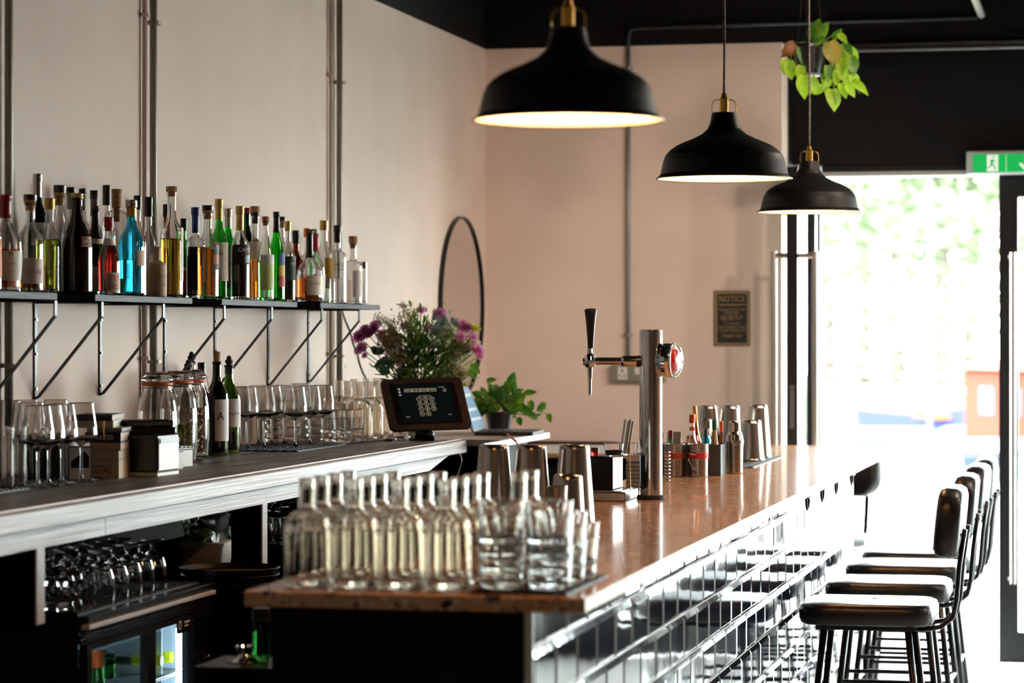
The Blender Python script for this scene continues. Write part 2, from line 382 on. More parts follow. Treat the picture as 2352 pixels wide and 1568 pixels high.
# exit sign
p0 = on_y(2220, 348, YF - .12); p1 = on_y(2220, 401, YF - .12)
eh = p0[2] - p1[2]; ew = .42
ex = thing('exit_sign', 'illuminated green and white running man exit sign over the door', 'sign', (p0[0] + ew / 2, YF - .12, (p0[2] + p1[2]) / 2))
MB().box((0, 0, 0), (ew, .045, eh), bev=.006).build('housing', mat('exit_housing', 'B9C4C0', .4), ex)
MB().box((.01, -.024, -.003), (ew - .045, .004, eh - .026)).build('green_panel', mat('exit_green', '00A04A', .4, emit='00A04A', estr=.6), ex)
pm = MB(); S = eh / .11
pm.box((-.085, -.0275, -.003), (.052, .002, .078 * S)); pm.build('doorway_pictogram', mat('exit_white', 'F0F5F2', .4, emit='F0F5F2', estr=.5), ex)
rm = MB(); g_ = -.0292
def seg(mb, a, b, w):
    a, b = Vector(a), Vector(b); d = (b - a).normalized(); n = Vector((-d.y, d.x)) * w / 2
    P = [a - n, b - n, b + n, a + n]; M = Matrix.Translation((0, g_, 0)) @ RX
    mb.add([(q.x, q.y, 0) for q in P], [(0, 1, 2, 3)], False, M)
ox, oy = -.085, -.003
for a, b, w in (((0, .018), (-.004, -.006), .012), ((-.004, -.006), (.012, -.018), .007), ((.012, -.018), (.01, -.034), .006), ((-.004, -.006), (-.012, -.02), .007), ((-.012, -.02), (-.024, -.022), .006),
                ((0, .016), (.016, .006), .006), ((0, .016), (-.014, .008), .006)):
    seg(rm, (ox + a[0] * S, oy + a[1] * S), (ox + b[0] * S, oy + b[1] * S), w * S)
rm.add([(ox + .004 + .006 * cos(t * pi / 5), oy + .029 * S + .006 * sin(t * pi / 5), 0) for t in range(10)], [tuple(range(10))], False, Matrix.Translation((0, g_, 0)) @ RX)
rm.build('running_man', mat('exit_green', '00A04A'), ex)
ar = MB(); g_ = -.0275
seg(ar, (.075, .03 * S), (.075, -.02 * S), .014); seg(ar, (.075, -.036 * S), (.045, -.006 * S), .012); seg(ar, (.075, -.036 * S), (.105, -.006 * S), .012)
ar.build('down_arrow', mat('exit_white', 'F0F5F2'), ex); ar2 = MB().box((-.02, -.0272, -.003), (.002, .001, eh - .03)); ar2.build('divider', mat('exit_white', ''), ex)
# round mirror on left wall
pc = on_x(1056, 703, XW); rm_ = .42
mi = thing('round_mirror', 'large round wall mirror with thin black rim near the corner', 'mirror', (XW, pc[1], pc[2]), rot=(0, pi / 2, 0))
MB().lathe([(0, .0), (rm_, 0), (rm_, .002)], 64).build('backing', M_blackmetal, mi)
MB().lathe([(rm_ - .007, .006), (rm_ - .007, .022), (rm_, .022), (rm_, .0), (rm_ - .007, 0), (rm_ - .007, .006)], 64, smooth=False).build('rim', M_blackmetal, mi)
MB().lathe([(0, .012), (rm_ - .007, .012)], 64).build('mirror_glass', mat('mirror', 'E8E8E8', .01, metal=1), mi)
# ================================================================ BACK COUNTER
wood_g = mat('grey_washed_pine', 'B4B6B7', .45, noise=('9C9FA1', (22, 1.6, 34), 4, .5, .85), bump=((60, 3, 160), .15, 4))
wood_top = mat('dark_stained_wood', '3A3532', .4, noise=('9C9690', (40, 2.4, 30), 7, .42, .72), bump=((90, 4, 40), .35, 4))
blackwood = mat('black_stained_timber', '080808', .8, spec=.0)
ye = on_x(1057, 1011, XB)[1]; yj = on_x(244, 1200, XB)[1]; ys = 3.2
bc = thing('back_counter', 'long grey washed timber back counter under the bottle shelf', 'counter', (XB, ys, 0))
def W3(par): return par.location
def part(mb, name, m, par, **k):       # geometry given in world space, re-based onto its thing
    o = mb.build(name, m, par, **k); o.matrix_parent_inverse = Matrix.Translation(-Vector(par.location)); return o
part(MB().box(((XW + .004 + XB) / 2 - .012, (ys + ye) / 2, ZC - .022), (XB - XW - .03, ye - ys, .044), bev=.002), 'worktop', wood_top, bc, label='dark streaky worktop')
part(MB().box((XB - .002, (ys + ye) / 2, ZC + .0015), (.006, ye - ys, .003)), 'edge_strip', mat('thin_metal_strip', '8C7C78', .4, metal=.5), bc)
part(MB().box((XB + .012, (ys + ye) / 2, ZC - .0245), (.026, ye - ys, .045), bev=.003), 'fascia_board', wood_g, bc)
zf1 = ZC - .0485; zf0 = H - .198 * (-XB) / CS
poly = [(ys, zf0), (yj - .0015, zf0), (yj - .0015, zf1), (ys, zf1)]
MF = Matrix(((0, 0, 1, XB - .026), (1, 0, 0, 0), (0, 1, 0, 0), (0, 0, 0, 1)))
part(MB().prism(poly, .024, MF), 'apron_board', wood_g, bc)
ye2 = on_x(1037, 1041, XB)[1]; ye3 = ye2 - .32
part(MB().prism([(yj + .0015, zf0), (ye3, zf0), (ye2 - .02, zf1), (yj + .0015, zf1)], .024, MF), 'apron_board', wood_g, bc)
for u0, lab in ((85, 'post'), (603, 'post')):
    y = on_x(u0, 1300, XB)[1]
    part(MB().box((XB - .05, y + .024, (.945 + zf0) / 2), (.09, .045, zf0 - .945), bev=.001), 'post', blackwood, bc)
    part(MB().box((XB - .003, y + .024, (.945 + zf0) / 2), (.005, .045, zf0 - .945)), 'post_face', wood_g, bc)
# black plinth unit under the counter (left of the fridge and beyond it)
fy0 = on_x(185, 1410, XB - .02)[1]; fy1 = on_x(478, 1340, XB - .02)[1]; FZ = .932
M_deep = mat('deep_black_laminate', '060606', .8, spec=0)
def low_unit(y0, y1, z1, label, x1=XB - .02):
    t = thing('under_counter_unit', label, 'cabinet', (x1, y0, 0))
    part(MB().box(((XW + .06 + x1) / 2, (y0 + y1) / 2, z1 / 2), (x1 - XW - .06, y1 - y0 - .004, z1), bev=.004), 'carcass', M_deep, t)
    part(MB().box((x1 + .008, (y0 + y1) / 2, z1 / 2 - .05), (.014, y1 - y0 - .03, z1 - .16), bev=.003), 'door', M_deep, t)
    return t
low_unit(3.3, fy0 - .01, .945, 'black under counter unit left of the glass door fridge')
low_unit(fy1 + .01, 7.86, .88, 'black under counter unit beyond the fridge carrying round trays', -2.33)
low_unit(7.87, 9.7, .95, 'black under counter unit holding upturned wine glasses')
part_back = struct('trim_1', MB().box((XW + .03, 6.6, (1.16 + .0) / 2), (.01, 6.8, 1.16)), M_black)
# laptop table and return counter
T1 = on_z(1132, 1018, ZC); T2 = on_z(1252, 992, ZC)
tb = thing('side_counter', 'pale topped side counter by the corner carrying laptop and potted plant', 'counter', (-2.3, 10.3, 0))
part(MB().box(((XW + .05 - 2.27) / 2, (ye + .02 + T2[1]) / 2, ZC - .012), (-2.32 - XW, T2[1] - ye - .02, .024), bev=.002), 'top', mat('pale_grey_top', 'B9B4AE', .4), tb)
part(MB().box((-2.262, (T1[1] + T2[1]) / 2, ZC - .012), (.012, T2[1] - T1[1], .022)), 'edge', mat('blue_grey_edge', 'C6D0D2', .4), tb)
part(MB().box(((XW + .05 - 2.33) / 2, (ye + .05 + T2[1]) / 2, (ZC - .024) / 2), (-2.38 - XW - .02, T2[1] - ye - .12, ZC - .024)), 'carcass', M_black, tb)
rc0 = on_z(1260, 1041, ZB)[1]; rc1 = on_z(1260, 1020.5, ZB)[1]
rc = thing('return_counter', 'narrow pale wood counter joining the bar to the corner', 'counter', (-2.0, rc0, 0))
part(MB().box((-2.19, (rc0 + rc1) / 2, ZB - .008), (.95, rc1 - rc0, .017), bev=.001), 'top', mat('pale_grey_top', ''), rc)
part(MB().box((-2.19, rc0 - .004, ZB - .009), (.95, .007, .017)), 'edge', mat('tan_edge', 'A98B70', .5), rc)
part(MB().box((-2.19, (rc0 + rc1) / 2 + .02, (ZB - .017) / 2), (.93, rc1 - rc0 - .05, ZB - .017)), 'carcass', M_black, rc)
# ================================================================ BAR
def terrazzo():
    m = bpy.data.materials.new('terrazzo_slab'); m.use_nodes = True; n = m.node_tree; b = n.nodes['Principled BSDF']
    co = n.nodes.new('ShaderNodeTexCoord'); L = n.links.new
    v1 = n.nodes.new('ShaderNodeTexVoronoi'); v1.inputs['Scale'].default_value = 22
    v2 = n.nodes.new('ShaderNodeTexVoronoi'); v2.inputs['Scale'].default_value = 75
    nz = n.nodes.new('ShaderNodeTexNoise'); nz.inputs['Scale'].default_value = 6
    ds = n.nodes.new('ShaderNodeTexNoise'); ds.inputs['Scale'].default_value = 38; ds.inputs['Detail'].default_value = 2; L(co.outputs['Object'], ds.inputs['Vector'])
    va = n.nodes.new('ShaderNodeVectorMath'); va.operation = 'MULTIPLY_ADD'; va.inputs[1].default_value = (.035, .035, .035); L(ds.outputs['Color'], va.inputs[0]); L(co.outputs['Object'], va.inputs[2])
    L(co.outputs['Object'], nz.inputs['Vector'])
    for x_ in (v1, v2): L(va.outputs[0], x_.inputs['Vector'])
    base = n.nodes.new('ShaderNodeValToRGB'); L(nz.outputs['Fac'], base.inputs[0])
    base.color_ramp.elements[0].color = (*lin('C08A5E'), 1); base.color_ramp.elements[1].color = (*lin('D8A87C'), 1)
    def chips(v, thr, cols, prev, gate=.5):
        lt = n.nodes.new('ShaderNodeMath'); lt.operation = 'LESS_THAN'; lt.inputs[1].default_value = thr; L(v.outputs['Distance'], lt.inputs[0])
        sp = n.nodes.new('ShaderNodeSeparateColor'); L(v.outputs['Color'], sp.inputs[0])
        g = n.nodes.new('ShaderNodeMath'); g.operation = 'GREATER_THAN'; g.inputs[1].default_value = gate; L(sp.outputs[0], g.inputs[0])
        mu = n.nodes.new('ShaderNodeMath'); mu.operation = 'MULTIPLY'; L(lt.outputs[0], mu.inputs[0]); L(g.outputs[0], mu.inputs[1])
        r = n.nodes.new('ShaderNodeValToRGB'); r.color_ramp.interpolation = 'CONSTANT'; L(sp.outputs[1], r.inputs[0])
        r.color_ramp.elements[0].color = (*lin(cols[0]), 1); r.color_ramp.elements[1].color = (*lin(cols[-1]), 1); r.color_ramp.elements[1].position = .75
        for i, c_ in enumerate(cols[1:-1]):
            e = r.color_ramp.elements.new(.3 + .2 * i); e.color = (*lin(c_), 1)
        mx = n.nodes.new('ShaderNodeMix'); mx.data_type = 'RGBA'; L(mu.outputs[0], mx.inputs[0]); L(prev, mx.inputs[6]); L(r.outputs[0], mx.inputs[7])
        return mx.outputs[2]
    o = chips(v2, .4, ['8A6A50', 'DCC3A8', '6A4A3C'], base.outputs[0]); o = chips(v1, .35, ['3A2A22', '9C4F36', 'E3CDB6', '5A463C'], o, .66)
    L(o, b.inputs['Base Color']); b.inputs['Roughness'].default_value = .2; b.inputs['Coat Weight'].default_value = .25; b.inputs['Coat Roughness'].default_value = .04
    return m
M_terr = terrazzo()
SX0, SX1 = -1.711, -1.02
SY0 = on_z(1341, 1373, ZB)[1]; SY1 = on_z(1900, 1023, ZB)[1]; ST = .031
bar = thing('bar', 'long bar with brown terrazzo slab and shiny black metro tiles', 'bar counter', (SX1, SY0, 0))
part(MB().box(((SX0 + SX1) / 2, (SY0 + SY1) / 2, ZB - ST / 2), (SX1 - SX0, SY1 - SY0, ST), bev=.003), 'slab', M_terr, bar, label='brown terrazzo slab top')
TX = -1.144; TY0 = SY0 + .07; TY1 = on_x(1956, 1200, TX)[1]
part(MB().box(((-1.675 + TX - .012) / 2, (TY0 + TY1) / 2, (ZB - ST) / 2), (TX - .012 + 1.675, TY1 - TY0, ZB - ST - .001)), 'carcass', M_black, bar, label='black end and back panels')
part(MB().box((TX - .006, (TY0 + TY1) / 2, (ZB - ST) / 2), (.012, TY1 - TY0, ZB - ST - .002)), 'grout', mat('pale_grout', 'C9C2B6', .8), bar)
part(MB().box((TX + .001, TY0 - .003, (ZB - ST) / 2), (.012, .008, ZB - ST - .004)), 'corner_trim', mat('white_trim', 'D9DEE2', .35), bar)
TW, THh, GR = .222, .118, .004
def tile_mesh(w, h):
    a, b, c_, d = w / 2, h / 2, .013, .008
    vs = [(0, -a, -b), (0, a, -b), (0, a, b), (0, -a, b), (.002, -a, -b), (.002, a, -b), (.002, a, b), (.002, -a, b),
          (d, -a + c_, -b + c_), (d, a - c_, -b + c_), (d, a - c_, b - c_), (d, -a + c_, b - c_)]
    fs = [(8, 9, 10, 11)] + [(i, (i + 1) % 4, 4 + (i + 1) % 4, 4 + i) for i in range(4)] + [(4 + i, 4 + (i + 1) % 4, 8 + (i + 1) % 4, 8 + i) for i in range(4)]
    return MB().add(vs, fs)
M_tile = mat('black_glazed_tile', '121826', .045, spec=.8, coat=.6, bump=((9, 9, 9), .05, 1))
TL = []
r_ = 0; zt2 = .983 + THh
while zt2 > .01:
    ztop = min(zt2 - GR / 2, ZB - ST - .002); zbot = max(zt2 - THh + GR / 2, .002)
    y = TY0 - (TW * (.52 if r_ % 2 == 0 else .02))
    while y < TY1:
        a_, b_ = max(y + GR / 2, TY0 + .001), min(y + TW - GR / 2, TY1 - .001)
        if b_ - a_ > .02 and ztop - zbot > .02: TL.append((a_, b_, zbot, ztop))
        y += TW
    zt2 -= THh; r_ += 1
def tvis(t):
    d = depth((TX, (t[0] + t[1]) / 2)); v = HV + (H - (t[2] + t[3]) / 2) * F / d
    return (v < 1600, 1 / d)
TL.sort(key=tvis, reverse=True)
cache = {}; rest = MB()
for i, t in enumerate(TL):
    w, h = round(t[1] - t[0], 3), round(t[3] - t[2], 3); c_ = (TX, (t[0] + t[1]) / 2, (t[2] + t[3]) / 2)
    if i < 290:
        if (w, h) not in cache: cache[(w, h)] = tile_mesh(w, h).mesh('tile', M_tile)
        tl = Matrix.Rotation(random.uniform(-.006, .006), 4, 'Z') @ Matrix.Rotation(random.uniform(-.006, .006), 4, 'Y')
        o = obj('tile', cache[(w, h)], bar); o.matrix_parent_inverse = Matrix.Translation(-Vector(bar.location)); o.matrix_local = Matrix.Identity(4)
        o.location = c_; o.rotation_euler = tl.to_euler()
    else:
        mb = tile_mesh(w, h); rest.add(mb.v, mb.f, False, Matrix.Translation(c_))
part(rest, 'tile_remainder', M_tile, bar, kind='stuff')
hk = mat('black_hook_iron', '1C2420', .4, metal=.6)
for uu, vv in ((1855, 1130), (1889, 1112), (1921, 1096), (1956, 1078)):
    p = at(uu, vv, zc_x(uu, SX1 - .010)); mb = MB()
    mb.tube([(p[0], p[1] + .042 * cos(a), ZB - ST - .002 + .040 * sin(a)) for a in [pi + i * pi / 12 for i in range(13)]], .0045, 8)
    mb.box((p[0], p[1], ZB - ST - .003), (.02, .09, .004))
    part(mb, 'coat_hook', hk, bar)
# ================================================================ BOTTLE SHELF
XS = -2.833; ZS = H + .0386 * -XS
sy0 = on_x(-140, 690, XS)[1]; sy1 = on_x(870, 700, XS)[1]
shelf = thing('wall_shelf', 'long black wall shelf with grey edge pieces holding liquor bottles', 'shelf', (XW, sy0, ZS))
part(MB().box(((XW + XS) / 2 - .003, (sy0 + sy1) / 2, ZS - .0095), (XS - XW - .008, sy1 - sy0, .019), bev=.001), 'board', blackwood, shelf)
edge_m = mat('grey_scuffed_edge', '4A4C4E', .6, spec=.2, noise=('303234', (60, 8, 120), 4, .4, .7))
for u0, u1 in ((-140, 127), (215, 438), (506, 679), (733, 870)):
    a, b = on_x(u0, 690, XS)[1], on_x(u1, 700, XS)[1]
    part(MB().box((XS + .0015, (a + b) / 2, ZS - .0095), (.008, b - a, .0185), bev=.0008), 'edge_piece', edge_m, shelf, label='scuffed grey edge piece')
brk_m = mat('bracket_steel', '1C1F21', .45, spec=.5)
XF = XS + .0 - .012
def bracket(ub, vb, uf, vf_top):
    # wall leg at image column ub (bottom row vb), front drop at column uf
    yb = on_x(ub, vb, XW + .012)[1]; zb = on_x(ub, vb, XW + .012)[2]
    t = thing('shelf_bracket', 'x', 'bracket', (XW, yb, zb), group='black steel brackets under the bottle shelf')
    zt = ZS - .0195; w = .018
    def strip(pts, nm):
        mb = MB()
        for p, q in zip(pts[:-1], pts[1:]):
            p, q = Vector(p), Vector(q); d = q - p; L = d.length; a = math.atan2(d.z, d.x)
            M = Matrix.Translation((p + q) / 2) @ Matrix.Rotation(-a, 4, 'Y')
            mb.box((0, 0, 0), (L + .003, w, .0045), M)
        return part(mb, nm, brk_m, t)
    strip([(XW + .003, yb, zb), (XW + .003, yb, zt)], 'wall_plate')
    strip([(XW + .003, yb, zt - .003), (XF, yb, zt - .003)], 'top_arm')
    strip([(XF, yb, zt - .003), (XF, yb, zt - .042), (XW + .012, yb, zb + .004), (XW + .003, yb, zb)], 'strut')
    for zz in (.05, .15, .25):
        part(MB().cyl((XW + .005, yb, zt - zz), (XW + .0085, yb, zt - zz), .0045, 10), 'screw', M_steel, t)
    return t
BR = [(-25, 925), (88, 915), (237, 906), (385, 900), (500, 892), (622, 884), (714, 877)]
BL = ['black shelf bracket cut by the left frame edge', 'black shelf bracket above the tall wine glasses', 'black shelf bracket above the stacked books',
      'black shelf bracket above the clip top jars', 'black shelf bracket above the corked wine bottle', 'black shelf bracket above the middle wine glasses', 'last black shelf bracket, nearest the shelf end']
for (u, v), lb in zip(BR, BL): bracket(u, v, 0, 0)['label'] = lb
# ---------------------------------------------------------------- bottles
def gl(name, col, rough=0.0): return mat(name, col, rough, trans=1, ior=1.46)
G = {'clear': M_glass, 'green': gl('green_glass', '6FCB6A'), 'bgreen': gl('bright_green_glass', '35C948'), 'dgreen': gl('dark_green_glass', '2F5A38'),
     'olive': gl('olive_glass', '6E8A2A'), 'blue': gl('turquoise_glass', '66C7DC'), 'amber': gl('amber_glass', '9A5A22'), 'black': mat('near_black_glass', '120A08', .08, spec=.6),
     'brown': mat('dark_brown_glass', '1B0D08', .08, spec=.6), 'matte': mat('matte_beige_ceramic', 'C4A283', .6), 'oliveb': gl('wine_green_glass', '4C5B1C')}
Lq = {'whisky': gl('whisky', 'D07A28'), 'cognac': gl('cognac', 'A8501C'), 'dark': mat('dark_spirit', '2A0E08', .1), 'yellow': gl('yellow_spirit', 'E5C53A'), 'ygreen': gl('yellow_green_spirit', 'B9C63A'),
      'red': gl('red_spirit', 'C4201A'), 'water': gl('clear_spirit', 'F4F7F6'), 'green': gl('green_spirit', '7CC24A'), 'wine': mat('red_wine', '1A0508', .1)}
PROF = {'wine': [(1, .03), (1, .60), (.93, .66), (.66, .73), (.44, .79), (.37, .84), (.36, .97), (.41, .975), (.41, 1)],
        'bell': [(1, .03), (1, .54), (.97, .60), (.84, .66), (.58, .71), (.42, .76), (.37, .82), (.36, .96), (.42, .965), (.42, 1)],
        'slope': [(1, .03), (1, .48), (.9, .57), (.7, .66), (.5, .74), (.38, .82), (.34, .9), (.34, .97), (.39, .975), (.39, 1)],
        'square': [(1, .02), (1, .62), (.96, .66), (.74, .69), (.42, .71), (.36, .74), (.36, .96), (.43, .965), (.43, 1)],
        'squat': [(.92, .02), (1, .08), (1, .38), (.94, .46), (.7, .54), (.42, .61), (.27, .67), (.24, .76), (.24, .96), (.28, .965), (.28, 1)],
        'dome': [(1, .02), (1, .74), (.97, .82), (.86, .89), (.66, .94), (.36, .965), (.28, .97), (.28, 1)],
        'tube': [(1, .03), (1, .97), (.95, 1)], 'bitters': [(1, .03), (1, .45), (.86, .52), (.5, .62), (.40, .72), (.36, .8), (.36, .97), (.4, 1)],
        'belly': [(.86, .02), (.95, .2), (1, .42), (.96, .54), (.74, .64), (.46, .74), (.34, .84), (.33, .97), (.37, 1)],
        'waist': [(1, .02), (1, .3), (.8, .42), (.62, .6), (.5, .7), (.38, .84), (.34, .97), (.38, 1)]}
capm = {'black': M_blacklac, 'silver': M_steelb, 'cork': M_cork, 'red': mat('red_cap', 'A01822', .4), 'gold': mat('gold_foil', 'B99A55', .35, metal=.7), 'blue': mat('blue_cap', '1F3A78', .4),
        'orange': mat('orange_cap', 'F0641E', .45), 'green': mat('green_cap', '1F6A3C', .4), 'yellow': mat('yellow_cap', 'F0B400', .45), 'wood': mat('stopper_wood', '9A6A44', .6), 'wax': mat('red_wax', '7E1118', .3), 'grey': mat('grey_foil', '77756F', .4, metal=.4)}
def lm(c): return mat('label_' + c, c, .6)
INK = {'k': mat('black_ink', '191614', .6), 'r': mat('red_ink', 'B23A2E', .6), 'w': mat('white_ink', 'EFEBE2', .6), 'g': mat('green_ink', '4C9A3A', .6), 'o': mat('gold_ink', 'C79A4A', .5)}
def bottle(loc, R, Hh, prof, glass, cap, capf, label, liquid=None, level=.5, labels=(), texts=(), foil=None, cat='bottle', name='liquor_bottle', group=None, n=26, neckr=None, tilt=None):
    """loc base; R radius; Hh full height with cap; capf share of height that is cap"""
    t = thing(name, label, cat, loc, group=group)
    if tilt: t.rotation_euler = tilt
    Hg = Hh * (1 - capf) if capf > 0 else Hh
    pr = [(r * R, z * Hg) for r, z in PROF[prof]]
    solid = glass in ('black', 'brown', 'matte')
    out = [(0, .0), (R * .86 * PROF[prof][0][0], 0)] + pr
    if solid:
        MB().lathe(out + [(0, Hg)], n).build('body', G[glass], t)
    else:
        w = .0028
        inner = [(max(r - w, .004), z) for r, z in pr[::-1]]; inner[-1] = (inner[-1][0], .012)
        MB().lathe(out + inner + [(0, .010)], n).build('body', G[glass], t)
        if liquid:
            zl = level * Hg; lp = [(0, .0125), (max((R * PROF[prof][0][0] - w) * .93, .003), .0125)]
            for r, z in pr:
                if z > .014 and z < zl: lp.append((r - w - .0005, z))
            rr = pr[0][0]
            for (r1, z1_), (r2, z2_) in zip(pr[:-1], pr[1:]):
                if z1_ <= zl <= z2_: rr = r1 + (r2 - r1) * (zl - z1_) / max(z2_ - z1_, 1e-6)
            lp += [(rr - w - .0005, zl), (0, zl)]
            MB().lathe(lp, n).build('liquid', Lq[liquid], t)
    nr = pr[-1][0]
    if foil:
        f0 = foil[1]; fr = [(r + .0007, z) for r, z in pr if z >= f0 * Hg]
        r0 = None
        for (r1, z1_), (r2, z2_) in zip(pr[:-1], pr[1:]):
            if z1_ <= f0 * Hg <= z2_: r0 = r1 + (r2 - r1) * (f0 * Hg - z1_) / max(z2_ - z1_, 1e-6)
        MB().lathe([((r0 or nr) + .0007, f0 * Hg)] + fr + [(nr * .9, Hg + .0008)], n).build('foil', capm[foil[0]], t)
    if capf > 0:
        ch = Hh * capf; cm = capm[cap if isinstance(cap, str) else cap[0]]
        if cap in ('cork', 'wood') or isinstance(cap, tuple):
            topr = nr * 1.12; mb = MB()
            mb.lathe([(nr * .70, Hg - ch * .8), (nr * .74, Hg + .0005), (topr, Hg + .0005), (topr * 1.04, Hh - .002), (topr * .98, Hh), (0, Hh)], 20)
            mb.build('stopper', cm, t)
            if isinstance(cap, tuple): MB().lathe([(topr * 1.06, Hg + ch * .35), (topr * 1.08, Hh + .0008), (0, Hh + .0008)], 20).build('stopper_top', capm[cap[1]], t)
        else:
            rc_ = nr * 1.06; rib = [(rc_, Hg - ch * .5), (rc_, Hg + ch * .2), (rc_ * .97, Hg + ch * .25), (rc_, Hg + ch * .3), (rc_, Hh - .0015), (rc_ * .95, Hh), (0, Hh)]
            MB().lathe(rib, 22).build('cap', cm, t)
    for lb in labels:   # colour, z0, z1 (fractions of glass), centre deg, half span deg
        c_, z0, z1_, ac, hs = lb
        mb = MB(); rr = R * 1.0 + .0007
        if z0 > PROF[prof][1][1] + .02 or prof in ('squat', 'belly', 'waist'):
            # follow the profile
            def rad(z):
                for (r1, a1), (r2, a2) in zip(pr[:-1], pr[1:]):
                    if a1 <= z <= a2: return r1 + (r2 - r1) * (z - a1) / max(a2 - a1, 1e-6)
                return pr[0][0]
            N = 8; zs = [Hg * (z0 + (z1_ - z0) * i / N) for i in range(N + 1)]; vs = []; m_ = 14
            for z in zs:
                q = rad(z) + .0009
                for j in range(m_ + 1):
                    a = radians(ac - hs + 2 * hs * j / m_); vs.append((q * cos(a), q * sin(a), z))
            mb.add(vs, [(i * (m_ + 1) + j, i * (m_ + 1) + j + 1, (i + 1) * (m_ + 1) + j + 1, (i + 1) * (m_ + 1) + j) for i in range(N) for j in range(m_)], True)
        else: arc_patch(mb, rr, radians(ac - hs), radians(ac + hs), z0 * Hg, z1_ * Hg)
        mb.build('label', lm(c_), t)
    for tx_ in texts:  # string, size (share of R), z frac, angle deg, ink
        mb = MB(); add_text_cyl(mb, tx_[0], tx_[1] * R, R + .0016, radians(tx_[3]), tx_[2] * Hg); mb.build('lettering', INK[tx_[4]], t)
    return t
ROW = {'e': -2.85, 'f': -2.882, 'm': -2.937, 'b': -2.995}
def sb(u, vt, wpx, row, prof, glass, cap, capf, label, **k):
    X = ROW[row]; zc = zc_x(u, X); y = at(u, 700, zc)[1]
    R = wpx / 2 * zc / F; Ht = H + (HV - vt) * zc / F - ZS
    if X - R < XW + .004: X = XW + .006 + R
    if X + R > XS - .002: X = XS - .004 - R
    zc = zc_x(u, X); y = at(u, 700, zc)[1]; R = wpx / 2 * zc / F; Ht = H + (HV - vt) * zc / F - ZS
    return bottle((X, y, ZS), R, Ht, prof, glass, cap, capf, label, **k)
CR, WH = 'E9DFCB', 'E4E2DC'
sb(-22, 455, 50, 'f', 'square', 'clear', 'black', .06, 'bottle with orange edged label at the very left of the shelf', liquid='cognac', level=.6, labels=[('E88A5A', .15, .6, -20, 70)])
sb(12, 447, 76, 'f', 'belly', 'clear', 'wax', .05, 'whisky bottle with dripping dark red wax neck and cream label', liquid='cognac', level=.46, foil=('wax', .80), labels=[(CR, .12, .44, -20, 62)], texts=[('M', .42, .40, -48, 'k'), ('MARK', .2, .30, -42, 'r')])
sb(69, 447, 60, 'f', 'bell', 'clear', ('cork', 'black'), .09, 'clear bottle with black topped cork and cream cognac label in red print', liquid='cognac', level=.2, labels=[(CR, .1, .38, -50, 62)], texts=[('COGN', .42, .23, -50, 'r')])
sb(86, 399, 50, 'b', 'wine', 'dgreen', 'silver', .045, 'tallest dark green bottle with silver capped neck and white script label', foil=('silver', .84), labels=[(WH, .42, .62, -40, 60)], texts=[('La.', .8, .55, -58, 'k')])
sb(114, 455, 52, 'm', 'bell', 'clear', 'gold', .08, 'bottle of yellow green liqueur with ribbed gold stopper', liquid='ygreen', level=.62)
sb(137, 426, 60, 'b', 'slope', 'clear', ('cork', 'black'), .1, 'tall clear bottle with black topped cork and sloping shoulders', liquid='water', level=.25)
sb(163, 430, 46, 'b', 'bell', 'clear', 'black', .05, 'grey foiled clear bottle left of the dark cream liqueur neck', foil=('grey', .84), liquid='water', level=.3)
sb(177, 444, 70, 'f', 'slope', 'brown', 'gold', .03, 'big near black cream liqueur bottle with slanted gold edged label', labels=[('B9935A', .485, .585, -28, 24), ('4A1F1A', .495, .575, -28, 20)], texts=[('BA', .36, .535, -34, 'w')])
sb(190, 433, 40, 'b', 'bell', 'clear', 'black', .05, 'grey necked bottle just right of the dark cream liqueur neck', foil=('grey', .84), liquid='water', level=.3)
sb(216, 437, 44, 'b', 'bell', 'clear', 'black', .05, 'amber filled bottle with grey foiled neck and black cap', foil=('grey', .80), liquid='whisky', level=.66)
sb(219, 473, 46, 'm', 'slope', 'dgreen', 'black', .04, 'dark green bottle with black foil and round white label', foil=('black', .68), labels=[(WH, .08, .33, -45, 42), (CR, .60, .66, -40, 60)])
sb(245, 425, 42, 'b', 'square', 'clear', 'black', .12, 'clear bottle with tall black cap behind the wide decanter', liquid='water', level=.4)
sb(250, 498, 52, 'f', 'slope', 'clear', 'red', .09, 'red capped aperitif bottle with square red and white label and ribbon', liquid='red', level=.74, foil=('red', .90), labels=[(WH, .70, .80, -40, 80), (CR, .05, .32, -38, 44), ('C8705A', .08, .29, -38, 36)], texts=[('Cas', .5, .185, -42, 'w')])
sb(268, 434, 72, 'm', 'dome', 'clear', 'cork', .17, 'wide clear domed decanter bottle with big cork stopper', liquid='ygreen', level=.2)
sb(302, 459, 60, 'f', 'bell', 'blue', 'silver', .045, 'turquoise blue gin bottle with silver cap and tan label', liquid='water', level=.4, labels=[('B59A78', .33, .5, -20, 26)], foil=('gold', .86))
sb(316, 449, 40, 'b', 'bell', 'clear', 'black', .09, 'black capped clear bottle behind the turquoise one', liquid='water', level=.5)
sb(341, 452, 44, 'b', 'bell', 'clear', 'black', .13, 'clear bottle with black capsule in white print and yellow label', liquid='water', level=.5, labels=[('E8D25A', .1, .4, -20, 30)], texts=[('STRIP', .35, .86, -62, 'w')])
sb(361, 566, 44, 'f', 'square', 'matte', 'cork', 0, 'short matte beige stoneware bottle with green print', texts=[('HERNO', .42, .42, -45, 'g'), ('GIN', .3, .25, -30, 'k')])
sb(394, 428, 53, 'f', 'bell', 'clear', 'cork', .05, 'tall clear corked bottle filled with yellow liqueur', liquid='yellow', level=.56, labels=[('DCD4B4', .16, .66, 5, 20)])
sb(381, 469, 34, 'b', 'slope', 'amber', 'black', .09, 'slim bottle with narrow black cap behind the yellow liqueur', liquid='dark', level=.5)
